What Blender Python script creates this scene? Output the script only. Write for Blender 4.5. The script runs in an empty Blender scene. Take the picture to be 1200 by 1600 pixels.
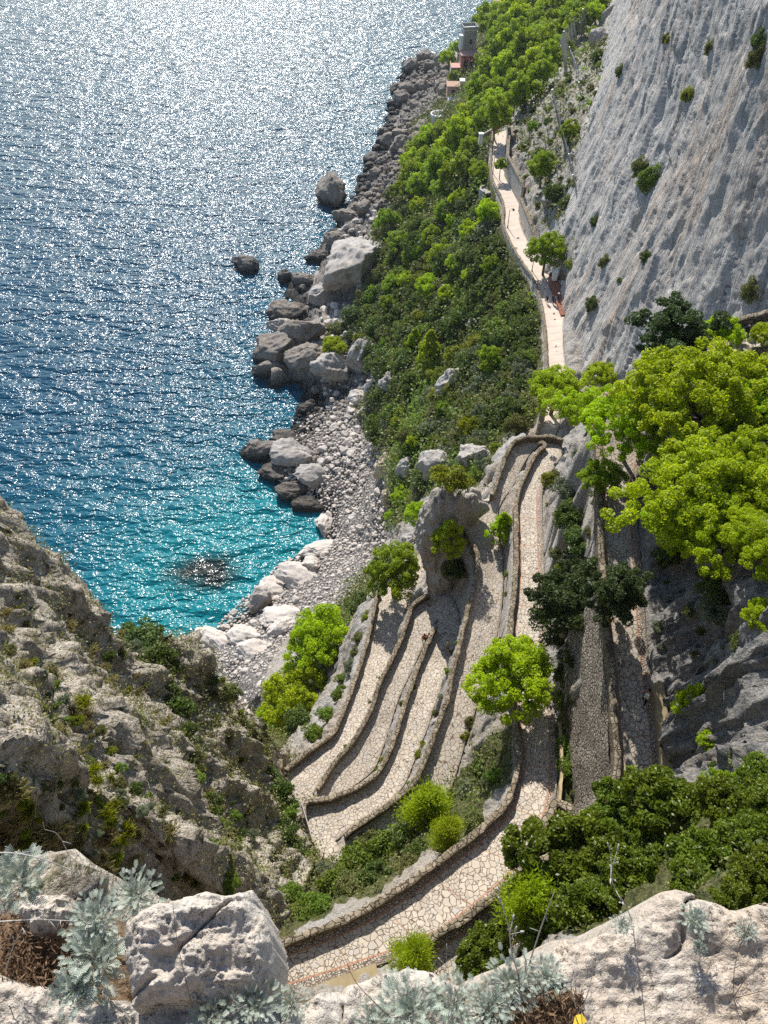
import bpy, bmesh, math, random
import numpy as np
from mathutils import Vector, Matrix

rad = math.radians
sc = bpy.context.scene
random.seed(7)
RNG = np.random.default_rng(7)

# ------------------------------------------------------------------ camera
PITCH, FPX = 49.0, 1164.0
cam_d = bpy.data.cameras.new('camera')
cam_d.sensor_fit = 'VERTICAL'
cam_d.sensor_height = 32.0
cam_d.lens = FPX / 1600.0 * 32.0
cam_d.clip_start = 0.05
cam_d.clip_end = 20000
cam = bpy.data.objects.new('camera', cam_d)
sc.collection.objects.link(cam)
cam.location = (0, 0, 0)
cam.rotation_euler = (rad(90 - PITCH), 0, 0)
sc.camera = cam

# ------------------------------------------------------------------ sky, sun, exposure
SUN_AZ, SUN_EL = rad(-11), rad(38)          # azimuth from +Y towards +X
SUN = Vector((math.cos(SUN_EL) * math.sin(SUN_AZ), math.cos(SUN_EL) * math.cos(SUN_AZ), math.sin(SUN_EL)))
world = bpy.data.worlds.new('World')
sc.world = world
world.use_nodes = True
wn = world.node_tree
wn.nodes.clear()
sky = wn.nodes.new('ShaderNodeTexSky')
sky.sky_type = 'NISHITA'
sky.sun_disc = False
sky.sun_elevation = SUN_EL
sky.sun_rotation = SUN_AZ
sky.dust_density = .35
sky.ozone_density = 1.6
bg = wn.nodes.new('ShaderNodeBackground')
bg.inputs['Strength'].default_value = 0.125
wo = wn.nodes.new('ShaderNodeOutputWorld')
wn.links.new(sky.outputs[0], bg.inputs[0])
wn.links.new(bg.outputs[0], wo.inputs[0])
sun_d = bpy.data.lights.new('sun', 'SUN')
sun_d.energy = 5.0
sun_d.angle = rad(0.53)
sun_d.color = (1.0, 0.965, 0.90)
sun = bpy.data.objects.new('sun', sun_d)
sc.collection.objects.link(sun)
sun.rotation_euler = SUN.to_track_quat('Z', 'Y').to_euler()
sc.view_settings.view_transform = 'Standard'
sc.view_settings.look = 'None'
sc.view_settings.exposure = 0.62
sc.view_settings.gamma = 1.0
sc.cycles.max_bounces = 6
sc.cycles.diffuse_bounces = 3
sc.cycles.glossy_bounces = 2
sc.cycles.transmission_bounces = 4
sc.cycles.transparent_max_bounces = 4
sc.cycles.sample_clamp_indirect = 4.0
sc.cycles.use_denoising = False
sc.cycles.caustics_reflective = False
sc.cycles.caustics_refractive = False

# ------------------------------------------------------------------ geometry helpers
COS, SIN = math.cos(rad(PITCH)), math.sin(rad(PITCH))
SEA = -140.0

def ray(px, py):
    """direction of a line of sight, forward component along Y, unit depth along -Z not normalised"""
    x, v = px - 600.0, 800.0 - py
    return np.array([x, FPX * COS + v * SIN, -(FPX * SIN - v * COS)])

def P(px, py, z):
    r = ray(px, py)
    return r * (z / r[2])

def proj(p):
    p = np.asarray(p, float)
    dep = p[..., 1] * COS - p[..., 2] * SIN
    return 600 + p[..., 0] / dep * FPX, 800 - (p[..., 1] * SIN + p[..., 2] * COS) / dep * FPX

_perm = np.random.default_rng(3).permutation(256).astype(np.int64)
_perm = np.concatenate([_perm, _perm, _perm])
_val = np.random.default_rng(4).uniform(-1, 1, 256)

def noise3(p, s=1.0, off=0.0):
    p = np.asarray(p, float) * s + off
    i = np.floor(p).astype(np.int64)
    f = p - i
    f = f * f * f * (f * (f * 6 - 15) + 10)
    i &= 255
    x0, y0, z0 = i[..., 0], i[..., 1], i[..., 2]
    x1, y1, z1 = (x0 + 1) & 255, (y0 + 1) & 255, (z0 + 1) & 255
    fx, fy, fz = f[..., 0], f[..., 1], f[..., 2]
    a0, a1 = _perm[x0], _perm[x1]
    b00, b10, b01, b11 = _perm[a0 + y0], _perm[a1 + y0], _perm[a0 + y1], _perm[a1 + y1]
    g = lambda b, z: _val[_perm[b + z]]
    l0 = g(b00, z0) * (1 - fx) + g(b10, z0) * fx
    l1 = g(b01, z0) * (1 - fx) + g(b11, z0) * fx
    l2 = g(b00, z1) * (1 - fx) + g(b10, z1) * fx
    l3 = g(b01, z1) * (1 - fx) + g(b11, z1) * fx
    return (l0 * (1 - fy) + l1 * fy) * (1 - fz) + (l2 * (1 - fy) + l3 * fy) * fz

def fbm(p, s, octs=4, gain=0.5, off=0.0, ridged=False):
    t, a, tot = 0.0, 1.0, 0.0
    for k in range(octs):
        n = noise3(p, s, off + 17.3 * k)
        if ridged:
            n = 1 - 2 * np.abs(n)
        t = t + a * n
        tot += a
        a *= gain
        s *= 2.03
    return t / tot

C = sc.collection

def mesh_np(name, V, F, mat=None, smooth=True):
    """V (n,3), F (m,k) -> mesh datablock"""
    V = np.ascontiguousarray(V, np.float32)
    F = np.ascontiguousarray(F, np.int32)
    me = bpy.data.meshes.new(name)
    m, k = F.shape
    me.vertices.add(len(V))
    me.vertices.foreach_set('co', V.ravel())
    me.loops.add(m * k)
    me.loops.foreach_set('vertex_index', F.ravel())
    me.polygons.add(m)
    me.polygons.foreach_set('loop_start', np.arange(0, m * k, k, dtype=np.int32))
    me.polygons.foreach_set('loop_total', np.full(m, k, np.int32))
    me.polygons.foreach_set('use_smooth', np.full(m, smooth, bool))
    me.update(calc_edges=True)
    if mat:
        me.materials.append(mat)
    return me

def attr_f(me, name, vals):
    a = me.attributes.new(name, 'FLOAT', 'POINT')
    a.data.foreach_set('value', np.ascontiguousarray(vals, np.float32).ravel())

def obj(name, me, parent=None, loc=None):
    o = bpy.data.objects.new(name, me)
    C.objects.link(o)
    if parent:
        o.parent = parent
    if loc is not None:
        o.location = loc
    return o

def tag(o, label=None, cat=None, group=None, kind=None):
    if label: o['label'] = label
    if cat: o['category'] = cat
    if group: o['group'] = group
    if kind: o['kind'] = kind
    return o

def thing(name, label, cat, loc=(0, 0, 0), group=None, rz=0):
    o = obj(name, None, loc=[float(c) for c in loc])
    o.rotation_euler = (0, 0, rz)
    return tag(o, label, cat, group)

def dup(root, loc, rz=0.0, s=1.0, label=None, group=None):
    """a copy of a thing with copies of its parts and sub-parts"""
    r = root.copy()
    C.objects.link(r)
    r.location = [float(c) for c in loc]
    r.rotation_euler = (0, 0, rz) if not isinstance(rz, (tuple, list)) else rz
    r.scale = (s, s, s) if not isinstance(s, (tuple, list)) else s
    if label: r['label'] = label
    if group: r['group'] = group
    for ch in root.children:
        c = ch.copy(); C.objects.link(c); c.parent = r
        for g in ch.children:
            d = g.copy(); C.objects.link(d); d.parent = c
    return r

class MB:
    """collects quads and triangles into one mesh"""
    def __init__(s): s.v, s.f = [], []
    def add(s, V, F):
        o = len(s.v)
        s.v += [tuple(map(float, p)) for p in V]
        s.f += [tuple(i + o for i in f) for f in F]
    def box(s, c, d, rz=0.0, taper=1.0):
        cx, cy, cz = c; a, b, h = d[0] / 2, d[1] / 2, d[2] / 2
        V = []
        for k, t in ((-1, 1.0), (1, taper)):
            for x, y in ((-a, -b), (a, -b), (a, b), (-a, b)):
                x, y = x * t, y * t
                V.append((cx + x * math.cos(rz) - y * math.sin(rz), cy + x * math.sin(rz) + y * math.cos(rz), cz + k * h))
        s.add(V, [(3, 2, 1, 0), (4, 5, 6, 7), (0, 1, 5, 4), (1, 2, 6, 5), (2, 3, 7, 6), (3, 0, 4, 7)])
    def tube(s, pts, rr, n=6, cap=True):
        pts = [Vector(p) for p in pts]
        if not isinstance(rr, (list, tuple)): rr = [rr] * len(pts)
        V, F = [], []
        up = Vector((0.13, 0.21, 1)).normalized()
        for i, p in enumerate(pts):
            d = (pts[min(i + 1, len(pts) - 1)] - pts[max(i - 1, 0)])
            d = d.normalized() if d.length > 1e-9 else Vector((0, 0, 1))
            a = d.cross(up)
            a = a.normalized() if a.length > 1e-4 else Vector((1, 0, 0))
            b = d.cross(a)
            for k in range(n):
                t = 2 * math.pi * k / n
                V.append(p + (a * math.cos(t) + b * math.sin(t)) * rr[i])
        for i in range(len(pts) - 1):
            for k in range(n):
                F.append((i * n + k, i * n + (k + 1) % n, (i + 1) * n + (k + 1) % n, (i + 1) * n + k))
        if cap:
            F.append(tuple(range(n - 1, -1, -1)))
            F.append(tuple((len(pts) - 1) * n + k for k in range(n)))
        s.add(V, F)
    def build(s, name, mat, parent=None, smooth=False, loc=None):
        me = bpy.data.meshes.new(name)
        me.from_pydata(s.v, [], s.f)
        me.update()
        me.materials.append(mat)
        if smooth:
            me.polygons.foreach_set('use_smooth', np.ones(len(me.polygons), bool))
        return obj(name, me, parent, loc)

def catmull(pts, n):
    """pts (k,d) -> smooth resampling with n steps per span"""
    p = np.asarray(pts, float)
    q = np.vstack([2 * p[0] - p[1], p, 2 * p[-1] - p[-2]])
    out = []
    for i in range(1, len(q) - 2):
        for t in np.arange(n) / n:
            a, b, c, d = q[i - 1], q[i], q[i + 1], q[i + 2]
            out.append(0.5 * ((2 * b) + (-a + c) * t + (2 * a - 5 * b + 4 * c - d) * t * t + (-a + 3 * b - 3 * c + d) * t ** 3))
    out.append(p[-1])
    return np.array(out)

def even(poly, step):
    """resample a polyline at equal steps"""
    p = np.asarray(poly, float)
    L = np.concatenate([[0], np.cumsum(np.linalg.norm(np.diff(p, axis=0), axis=1))])
    n = max(2, int(round(L[-1] / step)) + 1)
    t = np.linspace(0, L[-1], n)
    return np.stack([np.interp(t, L, p[:, k]) for k in range(p.shape[1])], 1)
# ------------------------------------------------------------------ materials
def new_mat(name):
    m = bpy.data.materials.new(name)
    m.use_nodes = True
    nt = m.node_tree
    nt.nodes.clear()
    out = nt.nodes.new('ShaderNodeOutputMaterial')
    return m, nt, out

class G:
    """small node graph writer"""
    def __init__(s, nt): s.nt = nt
    def n(s, typ, ins=None, **props):
        nd = s.nt.nodes.new('ShaderNode' + typ)
        for k, v in props.items(): setattr(nd, k, v)
        for k, v in (ins or {}).items(): s.set(nd.inputs[k], v)
        return nd
    def set(s, sock, v):
        if isinstance(v, bpy.types.NodeSocket): s.nt.links.new(v, sock)
        elif isinstance(v, bpy.types.Node): s.nt.links.new(v.outputs[0], sock)
        else:
            if isinstance(v, tuple) and len(v) == 3 and sock.type == 'RGBA': v = v + (1,)
            sock.default_value = v
    def math(s, op, a, b=0.0, clamp=False):
        nd = s.n('Math', operation=op); nd.use_clamp = clamp
        s.set(nd.inputs[0], a); s.set(nd.inputs[1], b)
        return nd.outputs[0]
    def mix(s, f, a, b, typ='MIX'):
        nd = s.n('MixRGB', blend_type=typ)
        s.set(nd.inputs[0], f); s.set(nd.inputs[1], a); s.set(nd.inputs[2], b)
        return nd.outputs[0]
    def ramp(s, v, a, b):
        nd = s.n('MapRange'); nd.clamp = True
        s.set(nd.inputs['Value'], v)
        nd.inputs['From Min'].default_value = a; nd.inputs['From Max'].default_value = b
        return nd.outputs[0]
    def noise(s, vec, scale, detail=4.0, rough=0.55, dist=0.0):
        return s.n('TexNoise', {'Vector': vec, 'Scale': scale, 'Detail': detail, 'Roughness': rough, 'Distortion': dist}).outputs[0]
    def voro(s, vec, scale, feature='F1', rnd=1.0):
        return s.n('TexVoronoi', {'Vector': vec, 'Scale': scale, 'Randomness': rnd}, feature=feature)
    def attr(s, name):
        return s.n('Attribute', attribute_name=name).outputs['Fac']
    def co(s): return s.n('TexCoord').outputs['Object']
    def pos(s): return s.n('NewGeometry').outputs['Position']
    def mapv(s, v, scale=(1, 1, 1), rot=(0, 0, 0)):
        return s.n('Mapping', {'Vector': v, 'Scale': scale, 'Rotation': rot}).outputs[0]
    def bump(s, h, strength, dist, normal=None):
        nd = s.n('Bump', {'Height': h, 'Strength': strength, 'Distance': dist})
        if normal is not None: s.set(nd.inputs['Normal'], normal)
        return nd.outputs[0]
    def princ(s, col, rough=0.8, spec=0.3, normal=None):
        nd = s.n('BsdfPrincipled', {'Base Color': col, 'Roughness': rough, 'Specular IOR Level': spec})
        if normal is not None: s.set(nd.inputs['Normal'], normal)
        return nd
    def out(s, out, sh): s.nt.links.new(sh.outputs[0], out.inputs[0])

def rock_colour(g, co, base, dark, warm, sc_):
    n1 = g.noise(co, 0.35 * sc_, 6, 0.6)
    n2 = g.noise(co, 2.2 * sc_, 6, 0.65)
    n3 = g.noise(co, 9.0 * sc_, 4, 0.7)
    c = g.mix(g.ramp(n1, .38, .66), base, warm)
    c = g.mix(g.ramp(n2, .56, .72), c, dark)
    c = g.mix(g.math('MULTIPLY', g.ramp(n3, .52, .72), .45), c, tuple(x * .45 for x in dark))
    c = g.mix(g.math('MULTIPLY', g.ramp(n3, .48, .34), .35), c, tuple(min(1, x * 1.45) for x in base))
    return c, n1, n2, n3

def simple_rock(name, base, dark, warm, sc_=1.0, bumpd=0.12, wet=False):
    m, nt, out = new_mat(name); g = G(nt)
    co = g.co() if not wet else g.pos()
    c, n1, n2, n3 = rock_colour(g, co, base, dark, warm, sc_)
    cr = g.voro(g.n('VectorMath', {0: co, 1: g.n('TexNoise', {'Vector': co, 'Scale': 1.3 * sc_, 'Detail': 6.0}).outputs[1]}, operation='ADD').outputs[0], .9 * sc_, 'DISTANCE_TO_EDGE').outputs[0]
    crk = g.ramp(cr, 0.0, 0.035)
    c = g.mix(g.math('MULTIPLY', g.math('SUBTRACT', 1.0, crk), g.math('MULTIPLY', g.ramp(n1, .45, .6), .4)), c, tuple(x * .3 for x in dark))
    if wet:
        z = g.n('SeparateXYZ', {0: co}).outputs[2]
        w = g.ramp(g.math('ADD', z, g.math('MULTIPLY', n2, 4.0)), SEA + 6.2, SEA + 3.0)
        c = g.mix(w, c, (.028, .026, .024))
    h = g.math('ADD', g.math('MULTIPLY', n2, 1.0), g.math('ADD', g.math('MULTIPLY', n3, .4), g.math('MULTIPLY', crk, .12)))
    g.out(out, g.princ(c, .85, .25, g.bump(h, 1.0, bumpd)))
    return m

# terrain: limestone, soil with dry grass, beach gravel, brown buttress
def terrain_mat():
    m, nt, out = new_mat('terrain_rock_and_soil'); g = G(nt)
    co = g.pos()
    c, n1, n2, n3 = rock_colour(g, co, (.37, .345, .315), (.15, .14, .13), (.34, .285, .22), .5)
    fine = g.noise(co, 3.2, 5, .7)
    brown = g.mix(g.ramp(n2, .42, .62), (.50, .44, .355), (.33, .275, .205))
    brown = g.mix(g.ramp(n3, .5, .7), brown, (.11, .09, .065))
    brown = g.mix(g.math('MULTIPLY', g.ramp(fine, .50, .40), .7), brown, (.60, .54, .46))
    c = g.mix(g.attr('brown'), c, brown)
    veg = g.mix(g.ramp(fine, .40, .62), (.050, .062, .020), (.15, .14, .055))
    veg = g.mix(g.ramp(n2, .55, .7), veg, (.028, .040, .014))
    vm = g.ramp(g.math('ADD', g.attr('veg'), g.math('MULTIPLY', g.math('SUBTRACT', n2, .5), 1.6)), .42, .62)
    c = g.mix(vm, c, veg)
    c = g.mix(g.math('MULTIPLY', g.attr('lichen_or_shade'), g.ramp(g.math('ADD', n2, g.math('MULTIPLY', fine, .6)), .98, .70)), c, g.mix(g.ramp(fine, .4, .62), (.12, .122, .125), (.22, .215, .205)))  # dark grey paints the right flank's shade into the rock colour
    bch = g.mix(g.ramp(fine, .38, .62), (.46, .415, .375), (.35, .315, .285))
    vo = g.voro(co, .95, 'DISTANCE_TO_EDGE').outputs[0]
    vo2 = g.voro(co, 2.6, 'DISTANCE_TO_EDGE').outputs[0]
    peb = g.math('MULTIPLY', g.ramp(vo, 0.0, .10), g.ramp(vo2, 0.0, .14))
    bch = g.mix(peb, (.13, .115, .10), bch)
    c = g.mix(g.attr('beach'), c, bch)
    z = g.n('SeparateXYZ', {0: co}).outputs[2]
    w = g.ramp(g.math('ADD', z, g.math('MULTIPLY', n2, 4.0)), SEA + 5.2, SEA + 2.8)
    c = g.mix(w, c, (.03, .028, .025))
    h = g.math('ADD', n2, g.math('ADD', g.math('MULTIPLY', fine, .55), g.math('MULTIPLY', n3, .4)))
    h = g.math('ADD', h, g.math('MULTIPLY', g.math('MULTIPLY', peb, g.attr('beach')), .6))
    g.out(out, g.princ(c, .9, .2, g.bump(h, 1.0, .55)))
    return m

def cliff_mat():
    m, nt, out = new_mat('cliff_limestone'); g = G(nt)
    co = g.n('Attribute', attribute_name='flow').outputs['Vector']   # metres along, metres down the slab
    a = g.mapv(co, (.30, .050, 1))
    b = g.mapv(co, (1.15, .16, 1))
    d = g.mapv(co, (3.2, .6, 1))
    n1 = g.noise(a, 1.0, 6, .62, .6)
    n2 = g.noise(b, 1.0, 6, .65, .8)
    n3 = g.noise(d, 1.0, 6, .7, .4)
    nb = g.noise(co, .035, 3, .5)
    c = g.mix(g.ramp(n1, .36, .62), (.40, .378, .355), (.56, .52, .47))
    c = g.mix(g.math('MULTIPLY', g.ramp(g.math('ADD', n1, g.math('MULTIPLY', nb, .8)), .92, 1.12), .8), c, (.43, .33, .255))
    c = g.mix(g.math('MULTIPLY', g.ramp(n2, .53, .66), .8), c, (.21, .205, .21))
    c = g.mix(g.math('MULTIPLY', g.ramp(n2, .47, .33), .55), c, (.60, .57, .53))
    c = g.mix(g.math('MULTIPLY', g.ramp(n3, .58, .70), .7), c, (.085, .085, .09))
    h = g.math('ADD', g.math('MULTIPLY', n1, 1.6), g.math('ADD', n2, g.math('MULTIPLY', n3, .45)))
    g.out(out, g.princ(c, .88, .2, g.bump(h, 1.0, 1.1)))
    return m

def water_mat():
    m, nt, out = new_mat('sea_water'); g = G(nt)
    co = g.pos()
    sh, dk = g.attr('shallow'), g.attr('reef')
    nn = g.noise(co, .03, 4, .6)
    f = g.math('ADD', sh, g.math('MULTIPLY', g.math('SUBTRACT', nn, .5), .35), True)
    c = g.mix(g.ramp(f, .05, .55), (.003, .050, .092), (.003, .085, .122))
    c = g.mix(g.ramp(f, .5, 1.0), c, (.004, .150, .172))
    c = g.mix(dk, c, (.012, .018, .016))
    w0 = g.noise(g.mapv(co, (.075, .16, .1), (0, 0, .35)), 1.0, 1, .5, .3)
    wa = g.noise(g.mapv(co, (.24, .46, .3), (0, 0, .15)), 1.0, 1, .5, .4)
    w1 = g.noise(g.mapv(co, (.65, 1.05, .4), (0, 0, -.2)), 1.0, 1, .5, .4)
    w2 = g.noise(g.mapv(co, (1.7, 2.4, 1), (0, 0, .4)), 1.0, 1, .5, .3)
    h = g.math('ADD', g.math('ADD', g.math('MULTIPLY', w0, 4.6), g.math('MULTIPLY', wa, 2.6)), g.math('ADD', g.math('MULTIPLY', w1, 1.05), g.math('MULTIPLY', w2, .30)))
    nrm = g.bump(h, 1.0, .46)
    nd = g.n('BsdfPrincipled', {'Base Color': c, 'Roughness': .19, 'IOR': 1.33, 'Specular IOR Level': .30, 'Normal': nrm})
    g.out(out, nd)
    return m

def paving_mat(name, far=False):
    m, nt, out = new_mat(name); g = G(nt)
    co = g.mapv(g.pos(), (1, 1, .15))
    wob = g.n('VectorMath', {0: co, 1: g.n('VectorMath', {0: g.n('TexNoise', {'Vector': co, 'Scale': 1.6}).outputs[1], 'Scale': .35}, operation='SCALE').outputs[0]}, operation='ADD').outputs[0]
    edge = g.attr('edge'); along = g.attr('along'); kerb = g.attr('border')
    pick = g.ramp(g.noise(co, .55, 2, .5), .495, .505)
    big = g.mix(pick, g.voro(wob, 2.4, 'DISTANCE_TO_EDGE').outputs[0], g.math('MULTIPLY', g.voro(wob, 3.5, 'DISTANCE_TO_EDGE').outputs[0], .8))
    bigc = g.mix(pick, g.voro(wob, 2.4, 'F1').outputs['Color'], g.voro(wob, 3.5, 'F1').outputs['Color'])
    sml = g.voro(wob, 6.0, 'DISTANCE_TO_EDGE').outputs[0]
    smlc = g.voro(wob, 6.0, 'F1').outputs['Color']
    grit = g.noise(co, 9.0, 4, .7)
    stain = g.noise(co, .5, 5, .65)
    if far:
        st = g.math('FRACT', g.math('MULTIPLY', along, .42))
        jo = g.ramp(st, .05, .10)
        c = g.mix(g.ramp(stain, .35, .65), (.60, .50, .41), (.52, .43, .35))
        c = g.mix(g.math('MULTIPLY', g.math('SUBTRACT', 1, jo), .5), c, (.30, .21, .15))
        c = g.mix(g.math('MULTIPLY', g.ramp(big, .05, .0), .30), c, (.25, .19, .15))
        h = grit
    else:
        bsep = g.n('SeparateColor', {0: bigc}).outputs
        ssep = g.n('SeparateColor', {0: smlc}).outputs
        slab = g.mix(bsep[0], (.51, .44, .35), (.40, .34, .27))
        slab = g.mix(g.math('MULTIPLY', g.ramp(bsep[1], .72, .9), .7), slab, (.42, .385, .345))
        slab = g.mix(g.ramp(big, .028, .052), (.15, .112, .082), slab)
        cob = g.mix(ssep[0], (.50, .43, .35), (.33, .28, .23))
        cob = g.mix(g.ramp(sml, .05, .16), (.09, .068, .052), cob)
        isb = g.math('MULTIPLY', g.ramp(edge, .58, .55), kerb)
        c = g.mix(isb, slab, cob)
        ln = g.math('MULTIPLY', g.math('MULTIPLY', g.ramp(edge, .53, .55), g.ramp(edge, .66, .64)), kerb)
        c = g.mix(ln, c, (.36, .19, .115))
        cr = g.math('FRACT', g.math('MULTIPLY', along, .24))
        c = g.mix(g.math('MULTIPLY', g.math('MULTIPLY', g.ramp(cr, .03, .022), .7), kerb), c, (.34, .20, .13))
        c = g.mix(g.math('MULTIPLY', g.ramp(stain, .52, .72), .30), c, (.17, .13, .10))
        h = g.math('ADD', g.mix(isb, g.ramp(big, 0, .06), g.ramp(sml, 0, .2)), g.math('MULTIPLY', grit, .3))
    dirt = g.math('MULTIPLY', g.ramp(g.math('ADD', edge, g.math('MULTIPLY', stain, .9)), .78, .48), .65)
    c = g.mix(dirt, c, (.19, .15, .105))
    c = g.mix(g.math('MULTIPLY', g.ramp(grit, .5, .75), .25), c, (.16, .13, .10))
    g.out(out, g.princ(c, .85, .2, g.bump(h, .7, .04)))
    return m

def masonry_mat(name, base, alt, joint, scale=2.4, lichen_or_shade=.5, jw=.05):
    m, nt, out = new_mat(name); g = G(nt)
    co = g.pos()
    wob = g.n('VectorMath', {0: co, 1: g.n('VectorMath', {0: g.n('TexNoise', {'Vector': co, 'Scale': 2.0}).outputs[1], 'Scale': .25}, operation='SCALE').outputs[0]}, operation='ADD').outputs[0]
    vo = g.voro(wob, scale, 'DISTANCE_TO_EDGE').outputs[0]
    vc = g.n('SeparateColor', {0: g.voro(wob, scale, 'F1').outputs['Color']}).outputs
    n1 = g.noise(co, .8, 5, .65); n2 = g.noise(co, 6.0, 4, .7)
    c = g.mix(g.ramp(vc[0], .2, .8), base, alt)
    c = g.mix(g.ramp(vo, jw * .4, jw), joint, c)
    c = g.mix(g.math('MULTIPLY', g.ramp(n1, .5, .72), lichen_or_shade), c, (.10, .085, .055))
    c = g.mix(g.math('MULTIPLY', g.ramp(n2, .55, .75), .5), c, tuple(x * .5 for x in joint))
    h = g.math('ADD', g.ramp(vo, 0, jw * 1.6), g.math('MULTIPLY', n2, .6))
    g.out(out, g.princ(c, .9, .2, g.bump(h, 1.0, .09)))
    return m

def plain_mat(name, col, rough=.7, spec=.3, nscale=3.0, namt=.35, metal=0.0):
    m, nt, out = new_mat(name); g = G(nt)
    co = g.co()
    n = g.noise(co, nscale, 5, .65)
    c = g.mix(g.math('MULTIPLY', g.ramp(n, .42, .7), namt), col, tuple(x * .45 for x in col))
    p = g.princ(c, rough, spec, g.bump(n, .4, .02))
    p.inputs['Metallic'].default_value = metal
    g.out(out, p)
    return m

def leaf_mat(name, a, b, trans, tw=.45, rough=.55, vary=.35):
    m, nt, out = new_mat(name); g = G(nt)
    co = g.co()
    n = g.noise(co, 1.1, 3, .6)
    r = g.n('ObjectInfo').outputs['Random']
    v = g.attr('tone')
    c = g.mix(g.ramp(g.math('ADD', g.math('MULTIPLY', n, .6), g.math('MULTIPLY', v, .7)), .25, .95), a, b)
    hs = g.n('HueSaturation', {'Hue': g.math('ADD', .5 - .018, g.math('MULTIPLY', r, .036)), 'Saturation': 1.0, 'Value': g.math('ADD', 1 - vary / 2, g.math('MULTIPLY', r, vary)), 'Color': c})
    t = g.mix(.5, trans, hs.outputs[0], 'MIX')
    d = g.princ(hs.outputs[0], rough, .25)
    tr = g.n('BsdfTranslucent', {'Color': t})
    mx = g.n('MixShader', {0: tw, 1: d.outputs[0], 2: tr.outputs[0]})
    g.out(out, mx)
    return m

M = {}
M['terrain'] = terrain_mat()
M['cliff'] = cliff_mat()
M['water'] = water_mat()
M['paving'] = paving_mat('crazy_paving')
M['far_paving'] = paving_mat('pale_brick_paving', True)
M['wall'] = masonry_mat('rubble_wall', (.21, .165, .11), (.145, .11, .072), (.085, .065, .045), 2.6, .6)
M['coping'] = masonry_mat('wall_coping', (.30, .245, .175), (.19, .15, .10), (.08, .062, .042), 2.3, .6, .045)
M['cobble_wall'] = masonry_mat('cobbled_retaining_wall', (.36, .31, .25), (.24, .20, .16), (.06, .05, .04), 3.6, .35, .11)
M['pale_wall'] = masonry_mat('pale_plastered_wall', (.42, .39, .35), (.36, .33, .29), (.33, .30, .27), 1.2, .3, .02)
M['rock'] = simple_rock('boulder_limestone', (.34, .315, .29), (.15, .14, .13), (.33, .28, .225), .8, .25)
M['shore_rock'] = simple_rock('shore_rock', (.225, .20, .175), (.08, .07, .06), (.27, .215, .165), .45, .5, True)
M['beach_stone'] = simple_rock('beach_stone', (.50, .45, .405), (.31, .275, .245), (.46, .385, .315), 1.4, .08)
M['warm_rock'] = simple_rock('warm_rock', (.38, .32, .25), (.17, .145, .115), (.44, .33, .20), .45, .4)
M['pale_rock'] = simple_rock('pale_foreground_limestone', (.60, .555, .50), (.36, .32, .28), (.56, .47, .38), 9.0, .012)
M['bark'] = plain_mat('bark', (.13, .10, .075), .9, .1, 4.0, .6)
M['dead_wood'] = plain_mat('dead_wood', (.42, .39, .35), .85, .15, 30.0, .4)
M['dry_brown'] = plain_mat('dry_leaf_litter', (.17, .105, .06), .85, .15, 40.0, .7)
M['metal'] = plain_mat('dark_painted_metal', (.045, .045, .045), .5, .4)
M['steel'] = plain_mat('galvanised_steel', (.42, .43, .44), .45, .5, 3.0, .2, .6)
M['white'] = plain_mat('white_plaster', (.72, .70, .66), .8)
M['pink'] = plain_mat('pink_plaster', (.52, .30, .25), .85)
M['red'] = plain_mat('red_plaster', (.36, .10, .085), .85)
M['tile'] = plain_mat('terracotta_tile', (.42, .27, .19), .85, .2, 6.0)
M['brick'] = masonry_mat('red_brick', (.38, .16, .10), (.29, .115, .07), (.20, .11, .08), 5.0, .1, .05)
M['ochre'] = plain_mat('ochre_render', (.34, .265, .155), .9, .1, 1.2, .5)
M['grey_stone'] = masonry_mat('grey_tower_stone', (.46, .43, .39), (.37, .345, .31), (.24, .22, .20), 2.0, .4, .05)
M['glass'] = plain_mat('dark_window', (.03, .035, .04), .15, .5)
M['pine'] = leaf_mat('bright_pine_needles', (.16, .25, .006), (.44, .56, .008), (.60, .72, .010), .5)
M['pine_mid'] = leaf_mat('green_pine_needles', (.10, .17, .010), (.29, .39, .012), (.44, .56, .012), .46)
M['pine_dark'] = leaf_mat('dark_needles', (.030, .052, .018), (.090, .130, .038), (.12, .18, .035), .32)
M['broad'] = leaf_mat('glossy_broad_leaves', (.050, .080, .008), (.170, .215, .020), (.28, .36, .014), .38, .38)
M['feather'] = leaf_mat('feathery_needles', (.14, .22, .008), (.36, .46, .012), (.50, .62, .012), .52)
M['shrub_dark'] = leaf_mat('dark_shrub_leaves', (.040, .068, .012), (.115, .155, .032), (.16, .23, .02), .34)
M['shrub_green'] = leaf_mat('green_shrub_leaves', (.070, .125, .014), (.20, .27, .036), (.28, .40, .025), .4)
M['shrub_grey'] = leaf_mat('grey_green_shrub_leaves', (.09, .115, .065), (.22, .25, .14), (.20, .24, .09), .25)
M['shrub_olive'] = leaf_mat('olive_shrub_leaves', (.085, .095, .025), (.21, .215, .065), (.25, .27, .04), .30)
M['shrub_yellow'] = leaf_mat('yellow_green_shrub_leaves', (.12, .15, .010), (.27, .29, .016), (.36, .40, .012), .42)
M['dry_grass'] = leaf_mat('dry_grass_blades', (.17, .145, .06), (.36, .30, .14), (.36, .31, .11), .35)
M['silver'] = leaf_mat('silver_felted_leaves', (.22, .26, .20), (.46, .49, .41), (.34, .40, .28), .2, .8, .15)
M['green_leaf'] = leaf_mat('fresh_green_leaves', (.05, .13, .02), (.11, .25, .04), (.16, .34, .03), .4)
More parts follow.
